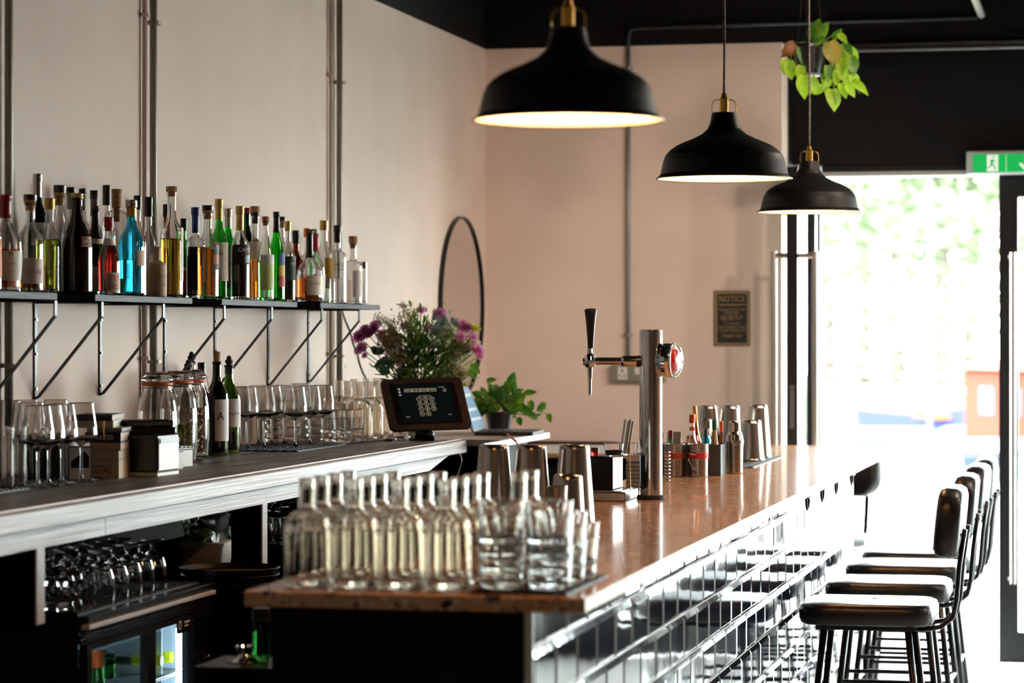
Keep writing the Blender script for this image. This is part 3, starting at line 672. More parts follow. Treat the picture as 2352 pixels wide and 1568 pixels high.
sb(422, 502, 36, 'b', 'bell', 'green', 'black', .10, 'small green bottle with black cap and red striped label', liquid='dark', level=.4, labels=[('A3201C', .1, .45, -30, 50)], texts=[('BIG', .5, .42, -60, 'w')])
sb(449, 476, 44, 'm', 'square', 'clear', 'blue', .05, 'bottle with long dark blue capsule and black label', foil=('blue', .76), liquid='dark', level=.5, labels=[('1B1B22', .1, .60, -40, 80)])
sb(477, 472, 51, 'f', 'bell', 'clear', ('cork', 'black'), .08, 'amber whisky bottle with black and orange label', liquid='whisky', level=.60, labels=[('1E1E1E', .34, .63, -8, 34), ('D9643A', .41, .52, -8, 33)], texts=[('AUCH', .4, .59, -24, 'w')])
sb(503, 457, 42, 'm', 'bell', 'green', 'gold', .05, 'green gold necked bottle with cream label marked M', foil=('gold', .84), labels=[(CR, .2, .6, -35, 70)], texts=[('M', .5, .48, -58, 'k')])
sb(524, 479, 40, 'm', 'bell', 'bgreen', 'silver', .05, 'bright green bottle with silver cap and white AP label', foil=('silver', .84), labels=[(WH, .14, .58, -40, 70)], texts=[('APE', .55, .42, -60, 'k')])
sb(551, 473, 44, 'f', 'bell', 'clear', 'gold', .05, 'gold necked dark filled bottle with black and white label', foil=('gold', .78), liquid='dark', level=.62, labels=[('1C1416', .40, .62, -30, 80), ('B9C4CC', .42, .5, -12, 24)], texts=[('CAM', .62, .56, -48, 'w')])
sb(567, 477, 40, 'b', 'wine', 'dgreen', 'red', .04, 'dark green bottle with dark red cap and cream label', labels=[(CR, .23, .6, -30, 70)], texts=[('CO', .5, .43, -50, 'k')])
sb(586, 474, 44, 'm', 'square', 'clear', ('black', 'wood'), .10, 'amber whisky bottle with wide wooden stopper and long cream label', liquid='whisky', level=.74, labels=[(CR, .5, .70, -30, 70)])
sb(610, 497, 38, 'f', 'slope', 'clear', 'cork', .06, 'clear corked bottle with pale green patterned label', liquid='water', level=.5, labels=[('C9DC8C', .14, .46, -35, 75), (WH, .46, .58, -35, 75)])
sb(635, 486, 38, 'f', 'slope', 'bgreen', 'black', .04, 'vivid green bottle with black foil and colourful label', foil=('black', .80), labels=[('3A4A8A', .42, .56, -15, 40), ('C8A02A', .30, .42, -15, 40), ('B83A2A', .17, .30, -15, 40)])
sb(648, 498, 34, 'b', 'bell', 'clear', ('cork', 'black'), .07, 'slim clear bottle with black topped cork behind the vivid green one', liquid='water', level=.4)
sb(661, 508, 36, 'm', 'bell', 'clear', 'gold', .08, 'pale gold and green capped bottle with black label', liquid='dark', level=.5, labels=[('2A3A28', .3, .62, -30, 75)], texts=[('JAM', .45, .52, -30, 'w')])
sb(680, 529, 38, 'b', 'bell', 'amber', 'black', .12, 'dark amber bottle with thick black cap', labels=[('B88A2A', .1, .4, -30, 60)])
sb(705, 524, 34, 'b', 'square', 'clear', 'orange', .08, 'orange capped bottle behind the round cognac decanter', liquid='water', level=.4)
sb(711, 528, 60, 'f', 'squat', 'clear', ('gold', 'black'), .03, 'round squat cognac bottle with long black neck and cream label', foil=('black', .64), liquid='cognac', level=.35, labels=[(CR, .11, .38, -38, 46)], texts=[('COGN', .3, .27, -44, 'r')])
sb(724, 536, 46, 'm', 'belly', 'clear', 'red', .04, 'whisky bottle with bright red wax dripping down its neck', foil=('red', .78), liquid='cognac', level=.42, labels=[(CR, .14, .44, -20, 60)])
sb(722, 526, 32, 'b', 'bell', 'green', 'green', .05, 'small green capped bottle behind the red waxed whisky', liquid='water', level=.3)
sb(744, 506, 44, 'm', 'bell', 'clear', 'gold', .08, 'clear bottle with golden ribbed cap and golden label', liquid='water', level=.5, labels=[('D9A838', .28, .6, -20, 48), (WH, .2, .34, -20, 48)])
sb(775, 517, 42, 'f', 'square', 'clear', 'black', .05, 'clear vodka bottle with black capsule and printed letters', foil=('black', .82), liquid='water', level=.34, texts=[('AKU', .5, .52, -62, 'k'), ('DKA', .5, .46, -62, 'k')])
sb(811, 542, 42, 'f', 'square', 'clear', 'cork', .1, 'last clear corked bottle with white label before the shelf end', liquid='water', level=.4, labels=[('E6DAD4', .12, .55, -25, 50)])
sb(836, 601, 14, 'e', 'tube', 'clear', 'silver', .1, 'tiny test tube bottle standing last on the shelf', liquid='water', level=.6, n=14)
# ================================================================ THINGS ON THE BACK COUNTER
def cp(u, v, z=None):
    z = ZC if z is None else z
    p = on_z(u, v, z); return (p[0], p[1], z)
GL = M_glass
def wp_(u, v, r, z=None):       # counter spot at image column u, kept clear of the wall
    p = cp(u, v, z)
    if p[0] < XW + r + .006:
        X = XW + r + .006; p = (X, at(u, 900, zc_x(u, X))[1], p[2])
    return p
def wine_glass_mesh(Hh=.212, R=.043, foot=.038):
    w = .0012; k = Hh / .212
    zb = .102 * k
    out = [(0, 0), (foot, .0008), (foot, .0022), (foot * .5, .004), (.0055, .010), (.0038, .02), (.0034, .07 * k), (.0042, .094 * k), (.010, zb), (R * .93, zb + .016 * k), (R, zb + .024 * k), (R * .97, zb + .045 * k), (R * .74, Hh)]
    inn = [(R * .74 - w, Hh), (R * .97 - w, zb + .045 * k), (R - w, zb + .024 * k), (R * .9, zb + .018 * k), (.008, zb + .006), (0, zb + .005)]
    return MB().lathe(out + inn, 32)
WG = wine_glass_mesh().mesh('wine_glass', GL)
def stand(name, me, spots, cat, group, rz=0):
    for u, v, lb in spots:
        o = obj(name, me, None, wp_(u, v, .045), None, lb, cat, group)
LWG = [(187, 1107, 'rightmost wine glass of the front left group beside the books'), (142, 1113, 'wine glass second from the right in the left group'), (112, 1117, 'wine glass third from the right in the left group'),
       (87, 1121, 'wine glass nearest the viewer beside the fluted highball'), (72, 1105, 'wine glass partly behind the fluted highball glass'), (128, 1092, 'tall wine glass in the back row of the left group'),
       (60, 1094, 'wine glass in the back row behind the fluted highball'), (20, 1096, 'wine glass in the back row at the left frame edge')]
stand('wine_glass', WG, [(u, v, l) for u, v, l in LWG], 'wine glass', 'wine glasses at the left end of the back counter')
MWG = [(567, 1031, 'front leftmost wine glass right of the green wine bottle'), (551, 1023, 'wine glass tucked behind the leftmost of the middle group'), (606, 1029, 'second wine glass in the front row of the middle group'), (594, 1018, 'wine glass in the back row behind the second one'),
       (624, 1023, 'third wine glass in the middle group, slightly set back'), (652, 1021, 'back wine glass in the centre of the middle group'), (678, 1028, 'wine glass at the front centre over the rubber mat corner'),
       (712, 1023, 'wine glass second from the right in the middle group'), (742, 1021, 'rightmost wine glass, in front of the stacked tumblers'), (690, 1012, 'wine glass at the back centre below the shelf bracket')]
stand('wine_glass', WG, MWG, 'wine glass', 'wine glasses in the middle of the back counter')
def mat_slab(u0, v0, u1, v1, z, label, rz=None, w=None):
    pass
mt = mat('bar_mat_rubber', '0E0E0E', .6)
def bar_mat(x0, x1, y0, y1, z, label, cells=.03):
    t = thing('bar_mat', label, 'bar mat', ((x0 + x1) / 2, (y0 + y1) / 2, z))
    mb = MB().box((0, 0, .002), (x1 - x0, y1 - y0, .003)); mb.build('sheet', mt, t)
    rb = MB(); n1 = int((x1 - x0) / cells); n2 = int((y1 - y0) / cells)
    for i in range(n1):
        for j in range(n2):
            rb.box((-(x1 - x0) / 2 + (i + .5) * (x1 - x0) / n1, -(y1 - y0) / 2 + (j + .5) * (y1 - y0) / n2, .0042), (cells * .55, cells * .55, .0024))
    o = rb.build('rubber_nubs', mt, t); o['kind'] = 'stuff'
    return t
a = on_z(245, 1096, ZC); b = on_z(0, 1132, ZC)
bar_mat(-3.03, -2.72, 5.9, a[1], ZC, 'black nubbed rubber mat under the left wine glasses')
a = on_z(800, 1022, ZC); b = on_z(620, 1037, ZC)
bar_mat(-3.03, -2.70, b[1], a[1], ZC, 'black nubbed rubber mat under the tumblers mid counter')
# fluted highballs
def fluted(R, Hh, n=60):
    w = .0025; f = lambda a: 1 + .018 * (1 if int(a / (2 * pi) * n) % 2 else -1)
    return MB().lathe([(0, 0), (R * .93, 0), (R * .95, .003), (R, Hh)], n, wob=f).lathe([(R - w, Hh), (R * .93 - w, .010), (0, .008)], n)
FLm = fluted(.034, .158).mesh('highball_glass', GL)
stand('highball_glass', FLm, [(33, 1120, 'fluted highball glass at the left edge of the counter'), (4, 1124, 'fluted highball glass cut by the left frame edge')], 'glass', 'fluted highball glasses')
# black box & card & books
def cbox(name, label, cat, u0, u1, vtop, vb, depth_, col, rz=0, z0=None, m=None, group=None, bev=.002):
    """box whose near vertical face spans u0..u1 at the ground row vb"""
    z0 = ZC if z0 is None else z0
    a = Vector((*on_z(u0, vb, z0), z0)); b = Vector((*on_z(u1, vb, z0), z0)); d = depth((a + b) / 2)
    w = (b - a).length; Hh = H + (HV - vtop) * d / F - z0; ang = math.atan2((b - a).y, (b - a).x)
    nrm = Vector((-sin(ang), cos(ang), 0)); c_ = (a + b) / 2 + nrm * depth_ / 2
    t = thing(name, label, cat, (c_.x, c_.y, z0), ang + rz, group)
    return t, w, Hh
def fbox(u0, u1, vt, vb, z0, zc_, depth_, ang=TH):
    """box face parallel to picture-ish plane at depth zc_"""
    a = at(u0, vb, zc_); b = at(u1, vb, zc_); top = at(u0, vt, zc_); ctr = (a + b) / 2
    return ctr, (b - a).length, top.z - z0
bb = thing('black_box', 'plain black box behind the left wine glasses', 'box', (-2.88, on_x(105, 1090, -2.88)[1], ZC), TH)
MB().box((0, 0, .055), (.13, .16, .11), bev=.003).build('carton', M_blacklac, bb)
MB().box((0, 0, .112), (.132, .162, .006)).build('lid_rim', mat('olive_card', '8A8A2A', .6), bb)
cd = thing('picture_card', 'small framed black and white mountain picture leaning behind a wine glass', 'picture', (-2.74, on_x(184, 1100, -2.74)[1], ZC), TH + .1)
cd.rotation_euler = (-.08, 0, TH + .1)
MB().box((0, 0, .047), (.062, .008, .094)).build('frame', M_blacklac, cd)
MB().box((0, -.0052, .047), (.056, .002, .086)).build('picture', mat('white_print', 'D8DEE2', .4), cd)
MB().prism([(-.024, 0), (.024, 0), (.024, .030), (.012, .045), (.002, .038), (-.008, .030), (-.024, .018)][::1], .0012, Matrix.Translation((0, -.0065, .035)) @ RX).build('mountain_shape', M_blacklac, cd)
# book stack
def book(cx_, cy_, z, w, d, h, ang, cov, label, pages='DAD4C4', text=None, ink='k', tsz=.016):
    t = thing('book', label, 'book', (cx_, cy_, z), ang, 'books stacked on the back counter')
    m1 = mat('cover_' + cov, cov, .55)
    mb = MB(); mb.box((0, 0, .0015), (w, d, .003)); mb.box((0, 0, h - .0015), (w, d, .003)); mb.box((0, -d / 2 + .0015, h / 2), (w, .003, h), bev=.001); mb.build('cover', m1, t)
    MB().box((0, .003, h / 2), (w - .006, d - .008, h - .006)).build('pages', mat('page_' + pages, pages, .8), t)
    if text:
        mb = MB(); fit_text(mb, text, w * .62, h * .42, Matrix.Translation((-w * .02, -d / 2 - .0008, h / 2)) @ RX); mb.build('lettering', INK[ink], t)
    return t
bx = -2.735; by = on_x(250, 1080, bx)[1]; d0_ = depth((bx, by)) - .09
pxm = d0_ / F
zz = ZC + .0005; an = TH - .06
for (v1_, v0_, w_, off, cov, lab, tx_, ink, an_) in ((1049, 1092, 84, 0, 'C9B79F', 'thick cream book of cocktails at the bottom of the stack', 'COCKTAILS', 'k', -.05), (1029, 1048, 76, .004, 'B3AEA6', 'grey book second from the bottom of the stack', None, 'w', -.03),
        (1011, 1028, 72, .008, 'C2A78F', 'beige book third from the bottom of the stack', None, 'w', 0), (987, 1010, 82, .0, '23284A', 'navy book with pale title below the top books', 'ED & BOTTLED', 'w', .02),
        (978, 986, 80, .004, '6E7874', 'thin grey green book under the open paged ones', None, 'w', .02), (962, 977, 84, -.026, 'B9B4A4', 'worn book with rough pages and yellow ribbon near the top', None, 'k', .05), (948, 961, 88, -.026, '2A2A26', 'dark book with yellow edge on top of the stack', None, 'k', .0)):
    h_ = (v0_ - v1_ + 1) * pxm
    book(bx + off, by + random.uniform(-.003, .003), zz, w_ * pxm, .17, h_, an + an_, cov, lab, text=tx_, ink=ink, tsz=h_ * .5); zz += h_ + .0004
rb_ = thing('ribbon', 'yellow ribbon hanging from the top books', 'ribbon', (bx + .02, by - .09, zz - .02))
MB().tube([(0, -.004, .003), (.003, -.012, -.004), (.005, -.014, -.03), (.007, -.012, -.05)], .004, 6, flat=.25).build('strip', mat('mustard_ribbon', 'C79A2A', .6), rb_)
# receipt printer with readers
pr_y = on_x(345, 1085, -2.66)[1]
pr = thing('receipt_printer', 'black receipt printer with pale grey front beside the books', 'printer', (-2.665, pr_y, ZC), 0)
dpr = depth((-2.665, pr_y)); pw = .145; px_ = dpr / F
RP = Matrix.Rotation(TH - .28, 4, 'Z')
pr.rotation_euler = (0, 0, TH - .28)
MB().box((0, 0, .064), (.118, .15, .104), bev=.004).build('body', M_blacklac, pr)
MB().box((0, 0, .006), (.12, .152, .012), bev=.002).build('base', mat('pale_plastic', 'CFCFCB', .45), pr)
MB().box((.0605, 0, .062), (.003, .14, .09), bev=.001).build('front_panel', mat('pale_plastic', ''), pr)
MB().box((.063, 0, .098), (.004, .13, .012)).build('paper_slot', mat('grey_plastic', '8C8F90', .45), pr)
def reader(par, loc, rz, label, grp):
    t = thing('card_reader', label, 'card reader', loc, rz, grp)
    MB().box((0, 0, .009), (.075, .15, .018), bev=.004).build('body', M_blacklac, t)
    k_ = MB()
    for i in range(3):
        for j in range(4): MB().box((-.018 + i * .018, -.055 + j * .016, .0192), (.013, .011, .003), bev=.001).build('key', mat('pale_key', 'A8ABAC', .4), t)
    MB().box((0, .035, .0186), (.058, .05, .002)).build('screen', mat('dark_screen', '0B1012', .1), t)
    return t
reader(None, (-2.675, pr_y + .012, ZC + .1165), -.9, 'black card reader lying on the receipt printer', 'card readers around the printer')
reader(None, (-2.685, pr_y + .02, ZC + .1355), -.7, 'black card reader topmost of the pair on the printer', 'card readers around the printer')
for i, (u, v, lb) in enumerate(((412, 1079, 'small white box with card reader keys beside the printer'), (434, 1073, 'small white box furthest from the printer, by the pickle jar'))):
    p = cp(u, v); t = thing('small_box', lb, 'box', (p[0] - .03, p[1] + .02, ZC), TH - .5, 'small white boxes')
    MB().box((0, 0, .026), (.04, .06, .052), bev=.002).build('carton', mat('pale_plastic', ''), t)
    kk = MB()
    MB().box((0, 0, .0555), (.042, .066, .007), bev=.002).build('key_pad', M_blacklac, t)
    for a_ in range(2):
        for b_ in range(3): MB().box((-.01 + a_ * .02, -.02 + b_ * .02, .0605), (.013, .013, .003)).build('key', mat('pale_key', ''), t)
# clip top jars
def jar(u, v, label, fill=None, lv=.5, rad=.061, hh=.282):
    p = cp(u, v); p = (max(p[0], XW + rad + .008), p[1], p[2]); t = thing('clip_top_jar', label, 'jar', p, 0, 'clip top storage jars')
    R = rad; w = .003
    out = [(0, .001), (R * .80, 0), (R * .93, .010), (R, .06), (R * 1.0, .12), (R * .97, .16), (R * .88, .19), (R * .74, .215), (R * .71, .222), (R * .71, .232)]
    k_ = hh / .272; out = [(r, z * k_) for r, z in out]
    inn = [(r - w, z) for r, z in out[:1:-1]] + [(R * .8, .010), (0, .009)]
    MB().lathe(out + inn, 32).build('body', GL, t)
    MB().lathe([(R * .70, .233 * k_), (R * .76, .2335 * k_), (R * .77, .238 * k_), (R * .76, .2425 * k_), (R * .70, .243 * k_), (R * .70, .233 * k_)], 28).build('rubber_seal', mat('orange_rubber', 'C4532A', .5), t)
    MB().lathe([(0, .2435 * k_), (R * .76, .2435 * k_), (R * .79, .249 * k_), (R * .76, .257 * k_), (R * .6, .262 * k_), (R * .55, hh), (0, hh)], 28).build('lid', GL, t)
    wr_ = mat('wire_steel', 'A8A6A0', .25, metal=1); mb = MB()
    mb.lathe([(R * .77, .224 * k_), (R * .79, .226 * k_), (R * .77, .228 * k_)], 28)
    mb.tube([(R * .78, -.012, .226 * k_), (R * .95, -.012, .21 * k_), (R * .97, 0, .2 * k_), (R * .95, .012, .21 * k_), (R * .80, .012, .25 * k_), (R * .5, .01, hh + .002)], .0013, 6)
    mb.build('clip_wire', wr_, t)
    if fill:
        z1_ = lv * hh; rr = R * .94 - w
        if fill[0] == 'liquid':
            MB().lathe([(0, .0105), (R * .78, .0105), (rr, .03), (rr + .002, z1_), (0, z1_)], 28).build('liquid', Lq['ygreen'], t)
        pm_ = mat(*fill[1]); mb = MB(); rnd = random.Random(int(u))
        for i in range(fill[2]):
            a_ = rnd.uniform(0, 2 * pi); r_2 = rr * .86 * math.sqrt(rnd.random()); z_ = .018 + rnd.random() * (z1_ - .024)
            M = Matrix.Translation((r_2 * cos(a_), r_2 * sin(a_), z_)) @ Matrix.Rotation(rnd.uniform(0, 6), 4, Vector((rnd.random(), rnd.random(), 1)).normalized())
            s_ = fill[3]; mb.lathe([(0, -s_ * 1.2), (s_ * .9, -s_ * .4), (s_ * .9, s_ * .4), (0, s_ * 1.2)], 6, M)
        mb.build('contents', pm_, t, kind='stuff')
    return t
jar(361, 1072, 'largest looking clip top jar, holding dark dried fruit', ('dry', ('dried_fruit', '5A2E1E', .6), 60, .008), .42)
jar(410, 1062, 'middle clip top jar with yellow green pickles', ('liquid', ('green_olive', '8A8A30', .4), 60, .009), .42, .059)
jar(441, 1052, 'furthest clip top jar with brown spice', ('dry', ('brown_spice', '8A5A34', .8), 260, .0055), .58, .056)
# wine bottles & pourers
b1 = bottle((-2.875, on_x(498, 1048, -2.875)[1], ZC), .0375, .305, 'wine', 'oliveb', 'black', 0, 'dark corked wine bottle with white label beside the jars', liquid='wine', level=.74, labels=[('D2CCC8', .16, .6, -22, 58)], texts=[('A', 1.0, .42, -52, 'k')], name='wine_bottle')
MB().lathe([(.0095, .295), (.0105, .306), (.012, .338), (0, .338)], 18).build('cork', M_cork, b1)
b2 = bottle((-2.89, on_x(526, 1042, -2.89)[1], ZC), .0375, .292, 'wine', 'olive', 'black', 0, 'green wine bottle with black pourer stopper and white label', liquid='wine', level=.25, labels=[('D2CCC8', .3, .62, -20, 62)], texts=[('NVM', .45, .45, -40, 'k')], foil=('black', .9), name='wine_bottle')
def stopper(par, z):
    MB().lathe([(0, z), (.010, z), (.008, z + .006), (.013, z + .012), (.0125, z + .020), (.007, z + .024), (.009, z + .028), (.004, z + .034), (0, z + .036)], 18).build('pourer_stopper', M_rubber, par)
stopper(b2, .288)
for u, vt, lab, gls in ((440, 806, 'pourer topped bottle standing behind the clip top jars', 'clear'), (432, 824, 'dark green pourer topped bottle peeping over the jar lids', 'dgreen')):
    X = -2.98; p = on_x(u, 1000, X); d = depth(p); ht = H + (HV - vt) * d / F - ZC - .034
    q = bottle((X, p[1], ZC), .034, ht, 'wine', gls, 'black', 0, lab, name='wine_bottle'); stopper(q, ht - .003)
X = -2.98; p = on_x(463, 1000, X); d = depth(p)
bottle((X, p[1], ZC), .03, H + (HV - 832) * d / F - ZC, 'bell', 'clear', 'black', .08, 'black capped slim bottle behind the furthest jar', name='oil_bottle')
# tumblers (stacked) and carafes
def tumbler_mesh(R0=.036, R1=.042, Hh=.085):
    w = .0022
    return MB().lathe([(0, 0), (R0 * .93, 0), (R0, .003), (R0 * 1.01, .01), (R1, Hh), (R1 - w, Hh), (R0 - w, .014), (R0 * .6, .011), (0, .010)], 30)
TM = tumbler_mesh().mesh('tumbler', GL)
def stack(u, v, n, step, label, group, z=None, me=TM, x=None):
    p = wp_(u, v, .048, z)
    for i in range(n):
        lb = label if n == 1 else '%s, %s' % (label, {0: 'bottom', n - 1: 'top'}.get(i, ['', 'second', 'third', 'fourth', 'fifth', 'sixth'][i] + ' from below'))
        obj('tumbler', me, None, (p[0], p[1], p[2] + .006 + i * step if z is None else p[2] + .006 + i * step), (0, 0, random.uniform(0, 3)), lb, 'tumbler', group)
for u, v, n, lab in ((632, 1012, 3, 'tumbler stacked behind the leftmost middle wine glasses'), (668, 1008, 4, 'tumbler stacked behind the centre wine glasses'), (724, 1006, 4, 'tumbler stacked behind the right wine glasses'),
                     (760, 1018, 2, 'tumbler stacked right of the last wine glass'), (787, 1020, 2, 'tumbler stacked at the mat end by the carafes'), (812, 1017, 2, 'tumbler stacked nearest the small carafes')):
    stack(u, v, n, .031, lab, 'tumblers in the middle of the back counter')
def carafe_mesh(Hh=.219, R=.0475):
    k_ = Hh / .219; w = .0035
    o = [(0, .002), (R * .82, 0), (R * .97, .004), (R, .012), (R, .108 * k_), (R * .97, .124 * k_), (R * .85, .139 * k_), (R * .62, .149 * k_), (R * .42, .155 * k_), (R * .35, .163 * k_), (R * .335, .20 * k_), (R * .36, .205 * k_), (R * .37, Hh)]
    i = [(R * .28, Hh), (R * .26, .165 * k_), (R * .36, .152 * k_), (R * .78, .137 * k_), (R - w * 1.4, .112 * k_), (R - w, .018), (R * .6, .014), (0, .016)]
    return MB().lathe(o + i, 30)
CF = carafe_mesh().mesh('glass_carafe', mat('carafe_glass', 'FCF9F4', 0, trans=1, ior=1.3))
for u, v, lb in ((800, 1011, 'small neck carafe leftmost behind the mid counter tumblers'), (827, 1015, 'carafe in the front row left of the tablet'), (852, 1012, 'carafe second in the front row left of the tablet'),
                 (875, 1009, 'carafe touching the left side of the tablet'), (897, 1003, 'carafe half hidden behind the tablet'), (780, 1006, 'carafe furthest back left, behind the tumblers'), (815, 1000, 'carafe in the back row by the wall'), (842, 998, 'carafe in the back row left of the flowers'), (866, 996, 'rearmost carafe below the flowers')):
    p = wp_(u, v, .05); obj('glass_carafe', CF, None, (p[0], p[1], p[2] + .001), None, lb, 'carafe', 'empty carafes beside the tablet')
# tablet ------------------------------------------------------------
tbp = cp(975, 1011)
tt = thing('tablet_till', 'brown framed tablet till on a dark stand showing a number keypad', 'tablet', tbp, 0)
dT = depth(tbp)
# screen plate: solve corners in its own plane
cT = at(977, 931, dT - .03); eX = at(1068, 962, dT - .045) - at(888, 975, dT - .03)
tw = .31; th_ = .185
psi, phi = TH + radians(18), radians(35)
R_ = Matrix.Rotation(psi, 3, 'Z') @ Matrix.Rotation(-phi, 3, 'X') @ Matrix.Rotation(-.03, 3, 'Y')
back = Vector((-sin(TH), cos(TH), 0)); xax, yax, zax = R_.col[0], R_.col[1], R_.col[2]
MT = Matrix(((xax.x, yax.x, zax.x, cT.x), (xax.y, yax.y, zax.y, cT.y), (xax.z, yax.z, zax.z, cT.z), (0, 0, 0, 1)))
MTl = Matrix.Translation(-Vector(tbp)) @ MT
def rrect(w, h, r, n=6):
    P = []
    for cx_, cy_, a0 in ((w / 2 - r, h / 2 - r, 0), (-w / 2 + r, h / 2 - r, 90), (-w / 2 + r, -h / 2 + r, 180), (w / 2 - r, -h / 2 + r, 270)):
        for i in range(n + 1):
            a_ = radians(a0 + 90 * i / n); P.append((cx_ + r * cos(a_), cy_ + r * sin(a_)))
    return P
tw = 185 * dT / F / cos(radians(18)); th_ = 114 * dT / F / cos(phi)
MF2 = MTl @ RX       # polygon xy -> plate xz, extrusion towards -y (viewer)
MB().prism(rrect(tw, th_, .02), .014, MF2 @ Matrix.Translation((0, 0, -.0)), False).build('case', mat('brown_tablet_case', '2A1512', .5), tt)
MB().prism(rrect(tw * .80, th_ * .80, .012), .0008, MF2 @ Matrix.Translation((0, 0, .0142))).build('inner_bezel', mat('inner_black', '0A0708', .3), tt)
MB().prism(rrect(tw * .66, th_ * .74, .004), .0008, MF2 @ Matrix.Translation((0, 0, .0152))).build('screen', mat('tablet_screen', '0D1214', .12, emit='0D1214', estr=.4), tt)
ui = MB(); e_ = mat('screen_glow', 'D8D0B4', .4, emit='D8D0B4', estr=.5); MU = MF2 @ Matrix.Translation((0, 0, .0165))
def ring(mb, x, y, r, w, M, n=22):
    vs = [(x + q * cos(2 * pi * i / n), y + q * sin(2 * pi * i / n), 0) for q in (r - w, r) for i in range(n)]
    mb.add(vs, [(i, (i + 1) % n, n + (i + 1) % n, n + i) for i in range(n)], False, M)
P_ = dT / F
for r_i, row in enumerate((('1', '2', '3'), ('4', '5', '6'), ('7', '8', '9'), ('Clear', '0', None))):
    for c_i, s_ in enumerate(row):
        if s_ is None: continue
        x_ = (-15 + 15 * c_i + (0 if r_i < 3 else 0)) * P_ * 1.0; y_ = (11 - 13.3 * r_i) * P_
        ring(ui, x_, y_, 5.9 * P_, .55 * P_, MU); vs, fs = text_geo(s_, (7.5 if len(s_) == 1 else 3.2) * P_)
        ui.add([(x + x_, y + y_, 0) for x, y, _ in vs], fs, False, MU)
for i_, s_ in enumerate(('DISCOUNT', 'TABLE', 'CUSTOMER', 'ORDERS')):
    x0_ = (-36 + 19 * i_) * P_; y_ = 36 * P_
    for (cx_, cy_, w_, h_) in ((0, 3.6, 18, .7), (0, -3.6, 18, .7), (-9, 0, .7, 7.4), (9, 0, .7, 7.4)):
        X_, Y_ = x0_ + cx_ * P_, y_ + cy_ * P_; a_, b_ = w_ * P_ / 2, h_ * P_ / 2
        ui.add([(X_ - a_, Y_ - b_, 0), (X_ + a_, Y_ - b_, 0), (X_ + a_, Y_ + b_, 0), (X_ - a_, Y_ + b_, 0)], [(0, 1, 2, 3)], False, MU)
    vs, fs = text_geo(s_, 3.1 * P_); ui.add([(x + x0_, y + y_, 0) for x, y, _ in vs], fs, False, MU)
for s_, x_, y_, sz in (('Enter your passcode', 0, 20, 3.4), ('Reports', -50, -36, 3.2), ('Logout', 50, -33, 3.2), ('Restaurant', 44, 43, 3.2), ('15:38', 50, 36, 4), ('04/07', 50, 31, 3.4)):
    vs, fs = text_geo(s_, sz * P_); ui.add([(x + x_ * P_, y + y_ * P_, 0) for x, y, _ in vs], fs, False, MU)
for y_ in (40, 32, 24):
    n_ = 10; ui.add([((-58) * P_ + 2.3 * P_ * cos(2 * pi * i / n_), y_ * P_ + 2.3 * P_ * sin(2 * pi * i / n_), 0) for i in range(n_)], [tuple(range(n_))], False, MU)
ui.build('screen_lettering', e_, tt, kind='stuff')
stp = MB(); stp.box((.0, 0, .004), (.10, .09, .008), bev=.003); stp.build('foot', M_blacklac, tt)
pt = cT - Vector(tbp) + back * .02
MB().tube([(0, 0, .006), (0, .004, .03), (pt.x * .6, .012 + pt.y * .4, pt.z * .55), (pt.x, pt.y, pt.z)], .02, 14, rs=[.038, .036, .03, .024]).build('neck', M_blacklac, tt)
# tea-light glass, cup
p = cp(921, 1010); c1 = thing('candle_glass', 'small clear tea light glass in front of the tablet', 'candle holder', (p[0], p[1], ZC), 0)
MB().lathe([(0, 0), (.018, 0), (.021, .002), (.021, .023), (.019, .023), (.019, .004), (0, .004)], 20).build('glass', GL, c1)
MB().lathe([(0, .0045), (.0175, .0045), (.0175, .015), (0, .015)], 18).build('candle', mat('wax', 'E6DCC8', .5), c1)
p = cp(893, 1013); c2 = thing('black_clip', 'small black clip lying beside the tea light glass', 'clip', (p[0], p[1], ZC), .4)
MB().box((0, 0, .004), (.03, .012, .008), bev=.002).tube([(-.012, 0, .007), (0, .002, .018), (.016, 0, .022)], .0014, 6).build('jaw', M_blacklac, c2)
# white cable hanging off the end of the counter
p0_ = Vector(cp(1022, 1012)); p1_ = on_x(1037, 1014, XB + .006)
wc = thing('white_cable', 'thin white cable looping over the counter end', 'cable', p0_)
pts = [p0_ + Vector((0, 0, .003)), Vector(p1_) + Vector((-.02, 0, .004)), Vector(p1_) + Vector((.012, .01, -.006))] + [at(u, v, depth(p1_) + .05) for u, v in ((1048, 1027), (1058, 1045), (1061, 1056), (1057, 1072), (1050, 1093), (1045, 1120))]
MB().tube([q - p0_ for q in pts], .0022, 8).build('wire', mat('cable_white', 'CFCAC0', .4), wc)
p0_ = at(1060, 1033, depth(p1_) + .25); bk = thing('black_cable', 'thin black cable behind the counter end', 'cable', p0_)
MB().tube([at(u, v, depth(p1_) + .25) - p0_ for u, v in ((1055, 1034), (1065, 1034), (1074, 1040), (1079, 1052), (1081, 1080), (1082, 1110))], .0025, 8).build('wire', M_blacklac, bk)
# black cable on the wall under the shelf end
cb = thing('black_cable', 'black cable trailing down the wall from the shelf end', 'cable', (XW, on_x(800, 760, XW)[1], 1.6))
MB().tube([on_x(u, v, XW + .004) - Vector(cb.location) for u, v in ((785, 710), (793, 734), (803, 757), (812, 790), (822, 815), (826, 834), (834, 856), (843, 872), (848, 895))], .003, 8).build('wire', M_blacklac, cb)
